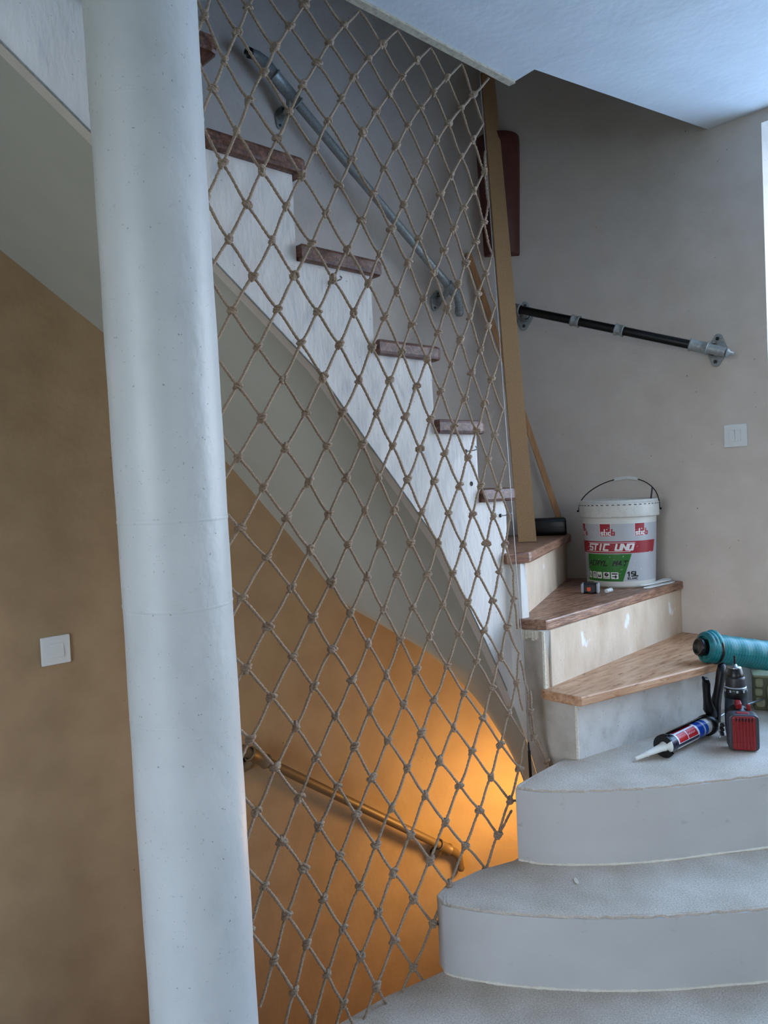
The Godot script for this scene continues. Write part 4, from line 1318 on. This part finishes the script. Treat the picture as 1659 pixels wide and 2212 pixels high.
func build_drill() -> void:
	var c := facing(Vector3(-0.5120, 0.572, 1.2360), Vector3(-2.9, 0, 2.23))
	var o := thing("cordless_drill", "grey and red cordless drill standing chuck up on the upper plaster step", "drill", c.origin)
	o.basis = c.basis.rotated(Vector3.UP, 0.16) * Basis.from_scale(Vector3(0.96, 0.85, 0.94))
	var st := mb()
	lathe(st, [[0.0, 0.0], [0.026, 0.0], [0.031, 0.006], [0.034, 0.03], [0.0345, 0.09], [0.033, 0.135], [0.0325, 0.15]], 28)
	obj("motor_housing", st, M.navy, o)
	st = mb()
	lathe(st, [[0.0325, 0.15], [0.034, 0.152], [0.034, 0.180], [0.033, 0.186], [0.030, 0.188]], 28)
	var gear := obj("gear_case", st, M.black_plastic, o)
	for k in 10:
		st = mb()
		var a := TAU * k / 10.0
		rbox(st, Vector3(0.006, 0.009, 0.002), 0.001, 0.0005, Transform3D(Basis(Vector3.UP, a), Vector3(sin(a) * 0.034, 0.174, cos(a) * 0.034)))
		obj("torque_mark", st, M.silver_plastic, gear)
	st = mb()
	lathe(st, [[0.030, 0.187], [0.0335, 0.188], [0.0335, 0.190], [0.0305, 0.192]], 28)
	obj("ring", st, M.silver_plastic, o)
	st = mb()
	lathe(st, [[0.0300, 0.191], [0.0300, 0.220], [0.0285, 0.226], [0.026, 0.228]], 28)
	obj("torque_collar", st, M.dark_grey, o)
	st = mb()
	lathe(st, [[0.026, 0.227], [0.0265, 0.236], [0.0245, 0.241], [0.021, 0.256], [0.019, 0.259]], 24)
	obj("chuck", st, M.black_plastic, o)
	st = mb()
	lathe(st, [[0.0195, 0.258], [0.0195, 0.2615], [0.012, 0.265], [0.0075, 0.265], [0.006, 0.271], [0.0, 0.272]], 20)
	obj("chuck_nose", st, M.steel, o)
	st = mb()
	cord(st, PackedVector3Array(range(0, 14).map(func(k): return Vector3(0, 0.266 + 0.0027 * k, 0))), 0.0036, 0.018, 0.0, 0.0)
	obj("drill_bit", st, M.dark_steel, o)
	# pistol grip reaching towards the viewer, with the trigger on its upper side
	st = mb()
	tube(st, PackedVector3Array([Vector3(0, 0.105, 0.01), Vector3(0, 0.108, 0.045), Vector3(0, 0.100, 0.075), Vector3(0, 0.085, 0.105)]), [0.031, 0.026, 0.023, 0.027], 18)
	obj("grip", st, M.dark_grey, o)
	st = mb()
	rbox(st, Vector3(0.019, 0.024, 0.03), 0.006, 0.005, Transform3D(Basis(Vector3.RIGHT, 0.2), Vector3(-0.002, 0.128, 0.050)))
	obj("trigger", st, M.red, o)
	st = mb()
	rbox(st, Vector3(0.011, 0.024, 0.014), 0.003, 0.002, Transform3D(Basis.IDENTITY, Vector3(0.029, 0.115, 0.045)))
	obj("direction_switch", st, M.red, o)
	# battery pack, its underside facing the viewer
	var b := Transform3D(Basis(Vector3.RIGHT, PI / 2), Vector3(0.0, 0.0645, 0.082))
	st = mb()
	prism(st, round_rect(0.088, 0.128, 0.016, 5), 0.0, 0.050, 0.006, FLAT, b)
	var bat := obj("battery_pack", st, M.mid_grey, o)
	st = mb()
	prism(st, round_rect(0.066, 0.118, 0.008, 3), 0.045, 0.0535, 0.003, FLAT, b)
	var face := obj("battery_face", st, M.red, bat)
	for k in 7:
		st = mb()
		prism(st, round_rect(0.0042, 0.110, 0.002, 2), 0.053, 0.0575, 0.0012, FLAT, b * Transform3D(Basis.IDENTITY, Vector3(-0.027 + 0.009 * k, 0, 0)))
		obj("rib", st, M.red, bat)
	for k in 3:
		st = mb()
		prism(st, round_rect(0.062, 0.003, 0.001, 2), 0.053, 0.0562, 0.0008, FLAT, b * Transform3D(Basis.IDENTITY, Vector3(0, 0, -0.016 + 0.024 * k)))
		obj("rib", st, M.red, bat)
	for k in 6:
		st = mb()
		prism(st, round_rect(0.0042, 0.012, 0.0015, 2), 0.0535, 0.0562, 0.0008, FLAT, b * Transform3D(Basis.IDENTITY, Vector3(-0.0225 + 0.009 * k, 0, -0.048)))
		obj("vent", st, M.black_plastic, bat)
	st = mb()
	rbox(st, Vector3(0.036, 0.010, 0.018), 0.003, 0.002, Transform3D(Basis.IDENTITY, Vector3(0.0, 0.121, 0.112)))
	obj("latch", st, M.red, bat)
	st = mb()
	for k in 3:
		rbox(st, Vector3(0.012, 0.012, 0.02), 0.003, 0.002, Transform3D(Basis(Vector3(0, 0, 1), 0.25 * k), Vector3(-0.053 + 0.002 * k, 0.030 + 0.016 * k, 0.06)))
	obj("belt_hook", st, M.black_plastic, o)
	st = mb()
	tube(st, PackedVector3Array([Vector3(-0.044, 0.075, 0.06), Vector3(-0.060, 0.074, 0.062), Vector3(-0.062, 0.045, 0.064), Vector3(-0.056, 0.03, 0.064), Vector3(-0.06, 0.022, 0.064)]), 0.0022, 8)
	obj("hook_wire", st, M.steel, o)

func cartridge_texture() -> ImageTexture:   # u round the tube, v along it
	var im := Image.create(512, 512, false, Image.FORMAT_RGBA8)
	im.fill(Color(0.88, 0.885, 0.89))
	im.fill_rect(Rect2i(478, 0, 34, 330), Color(0.05, 0.08, 0.2))
	im.fill_rect(Rect2i(0, 335, 512, 120), Color(0.03, 0.24, 0.62))
	im.fill_rect(Rect2i(0, 400, 512, 18), Color(0.70, 0.72, 0.74))
	im.fill_rect(Rect2i(0, 418, 512, 26), Color(0.03, 0.30, 0.70))
	im.fill_rect(Rect2i(0, 455, 512, 57), Color(0.86, 0.86, 0.85))
	im.fill_rect(Rect2i(0, 0, 512, 70), Color(0.06, 0.08, 0.17))
	im.fill_rect(Rect2i(6, 84, 92, 230), Color(0.72, 0.09, 0.11))
	im.fill_rect(Rect2i(122, 84, 44, 230), Color(0.55, 0.05, 0.12))
	im.fill_rect(Rect2i(6, 190, 92, 8), Color(0.88, 0.87, 0.87))
	for k in 9:
		im.fill_rect(Rect2i(40 + (k % 3) * 3, 205 + 10 * k, 14, 5), Color(0.86, 0.7, 0.7))
	return ImageTexture.create_from_image(im)

func build_gun() -> void:
	var f := Vector3(-0.800, 0.6045, 1.147)
	var r := Vector3(-0.505, 0.6060, 1.160)
	var d := (r - f).normalized()
	var l := f.distance_to(r)
	var o := thing("caulking_gun", "black caulking gun holding a white, red and blue cartridge, lying on the upper plaster step", "caulking gun", f)
	o.basis = basis_to(d)   # y runs from nozzle to handle, x is sideways towards the viewer or away, z completes it
	var st := mb()
	# half-open cradle below the cartridge, with front half-ring and back plate
	lathe(st, [[0.0265, 0.0], [0.0305, 0.0], [0.0305, l - 0.04], [0.0265, l - 0.04]], 22, Transform3D.IDENTITY, true, cradle_a, cradle_a + PI * 0.92)
	lathe(st, [[0.026, -0.006], [0.0335, -0.006], [0.0335, 0.010], [0.026, 0.010]], 26, Transform3D.IDENTITY, true, cradle_a - 0.35, cradle_a + PI * 1.12)
	obj("cradle", st, M.black_plastic, o)
	st = mb()
	lathe(st, [[0.0, l - 0.055], [0.028, l - 0.055], [0.0325, l - 0.05], [0.0325, l - 0.03], [0.024, l - 0.02], [0.018, l - 0.005], [0.018, l + 0.01], [0.0, l + 0.012]], 24)
	obj("back_cap", st, M.black_plastic, o)
	st = mb()
	lathe(st, [[0.0245, 0.004], [0.0245, l - 0.05]], 32)
	var m := StandardMaterial3D.new()
	m.albedo_texture = cartridge_texture()
	m.roughness = 0.3
	var cart := obj("cartridge", st, m, o)
	st = mb()
	lathe(st, [[0.0245, 0.004], [0.0235, -0.001], [0.013, -0.003], [0.0125, -0.010], [0.0, -0.010]], 28)
	obj("cartridge_end", st, M.nozzle, cart)
	st = mb()
	lathe(st, [[0.0145, -0.008], [0.0325, -0.008], [0.0335, -0.004], [0.0325, 0.0], [0.0145, 0.0]], 30, Transform3D.IDENTITY, false, cradle_a - 0.9, cradle_a + PI * 1.32)
	obj("front_plate", st, M.black_plastic, o)
	# nozzle, dipping to the floor
	st = mb()
	var tip := o.transform.affine_inverse() * Vector3(-0.884, 0.579, 1.100)
	var mid := Vector3(0, -0.012, 0).lerp(tip, 0.55)
	tube(st, PackedVector3Array([Vector3(0, -0.006, 0), Vector3(0, -0.012, 0).lerp(tip, 0.2), mid, Vector3(0, -0.012, 0).lerp(tip, 0.58), Vector3(0, -0.012, 0).lerp(tip, 0.62), tip]), [0.0125, 0.0105, 0.0075, 0.0092, 0.0072, 0.0052], 14)
	obj("nozzle", st, M.nozzle, cart)
	# grip and trigger: flattened arms rising from the back cap
	var inv := o.transform.affine_inverse()
	var world := func(list: Array) -> PackedVector3Array: return PackedVector3Array(list.map(func(p): return inv * p))
	st = mb()
	tube(st, world.call([Vector3(-0.500, 0.590, 1.160), Vector3(-0.494, 0.63, 1.160), Vector3(-0.484, 0.66, 1.161), Vector3(-0.470, 0.69, 1.162), Vector3(-0.456, 0.72, 1.163), Vector3(-0.445, 0.752, 1.164), Vector3(-0.436, 0.772, 1.165), Vector3(-0.427, 0.776, 1.165)]), [0.020, 0.020, 0.016, 0.0135, 0.0140, 0.0150, 0.0135, 0.007], 12)
	obj("grip", st, M.black_plastic, o)
	st = mb()
	tube(st, world.call([Vector3(-0.503, 0.625, 1.160), Vector3(-0.522, 0.645, 1.160), Vector3(-0.532, 0.655, 1.160), Vector3(-0.541, 0.680, 1.160), Vector3(-0.547, 0.71, 1.161), Vector3(-0.550, 0.738, 1.162), Vector3(-0.557, 0.752, 1.163), Vector3(-0.570, 0.755, 1.164), Vector3(-0.576, 0.764, 1.164)]), [0.015, 0.017, 0.018, 0.0125, 0.0115, 0.0125, 0.010, 0.0055, 0.004], 12)
	obj("trigger", st, M.black_plastic, o)
	st = mb()
	tube(st, world.call([Vector3(-0.515, 0.608, 1.160), Vector3(-0.44, 0.617, 1.166), Vector3(-0.13, 0.6135, 1.20), Vector3(-0.10, 0.619, 1.203), Vector3(-0.09, 0.628, 1.203)]), 0.0042, 10)
	obj("plunger_rod", st, M.steel, o)

var cradle_a := PI * 0.52
const LAMP := 0.50

func build_olive_box() -> void:
	var c := facing(Vector3(-0.118, 0.5723, 1.235), Vector3(-2.9, 0, 2.6))
	var o := thing("olive_case", "olive green moulded plastic case with raised rounded panels under the net roll", "case", c.origin)
	o.basis = c.basis
	var st := mb()
	rbox(st, Vector3(0.19, 0.118, 0.075), 0.006, 0.004)
	obj("shell", st, M.olive_deep, o)
	for p in [[-0.078, 0.096, 0.024, 0.03], [-0.080, 0.064, 0.024, 0.026], [-0.076, 0.03, 0.028, 0.034], [-0.030, 0.062, 0.05, 0.066], [-0.036, 0.014, 0.04, 0.018], [0.03, 0.07, 0.05, 0.05], [0.034, 0.028, 0.045, 0.03], [0.078, 0.07, 0.026, 0.06]]:
		st = mb()
		prism(st, round_rect(p[2], p[3], minf(p[2], p[3]) * 0.3, 4), 0.0, 0.009, 0.003, FLAT, Transform3D(Basis(Vector3.RIGHT, PI / 2), Vector3(p[0], p[1], 0.0365)))
		obj("panel", st, M.olive, o)
	st = mb()
	rbox(st, Vector3(0.196, 0.008, 0.082), 0.006, 0.002, Transform3D(Basis.IDENTITY, Vector3(0, 0.114, 0)))
	obj("rim", st, M.olive, o)
	for s in 2:
		st = mb()
		rbox(st, Vector3(0.014, 0.012, 0.03), 0.005, 0.003, Transform3D(Basis.IDENTITY, Vector3(-0.045 + 0.03 * s, -0.0, 0.028)))
		obj("foot", st, M.olive, o)

func _ready() -> void:
	# camera, phone held upright, turned a little clockwise
	var cam := Camera3D.new()
	cam.name = "camera"
	cam.fov = 67.302
	cam.near = 0.05
	cam.transform = Transform3D(Basis(Vector3(0.7273, -0.0454, 0.6849), Vector3(0.0558, 0.9984, 0.0069), Vector3(-0.6841, 0.0332, 0.7286)).orthonormalized(), Vector3(-2.8999, 1.4001, 2.2289))
	add_child(cam)
	cam.current = true
	var env := Environment.new()
	env.background_mode = Environment.BG_SKY
	var sky := ProceduralSkyMaterial.new()
	sky.sky_top_color = Color(0.56, 0.77, 1.0)
	sky.sky_horizon_color = Color(0.97, 0.98, 0.985)
	sky.sky_curve = 0.28
	sky.ground_horizon_color = Color(0.70, 0.735, 0.76)
	sky.ground_bottom_color = Color(0.50, 0.56, 0.62)
	sky.sun_angle_max = 0.0
	env.sky = Sky.new()
	env.sky.sky_material = sky
	env.background_energy_multiplier = 12.5
	env.tonemap_mode = Environment.TONE_MAPPER_LINEAR
	env.tonemap_exposure = 0.86
	env.sdfgi_enabled = true
	env.ssao_enabled = true
	env.ssil_enabled = true
	var we := WorldEnvironment.new()
	we.name = "environment"
	we.environment = env
	add_child(we)

	make_materials()
	build_room()
	build_column()
	build_stairs()
	build_plaster_steps()
	build_rails()
	build_lamp()
	build_wall_things()
	build_bucket()
	build_small_things()
	build_roll()
	build_olive_box()
	build_drill()
	build_gun()
	build_cable()
	build_plug()
	build_net()
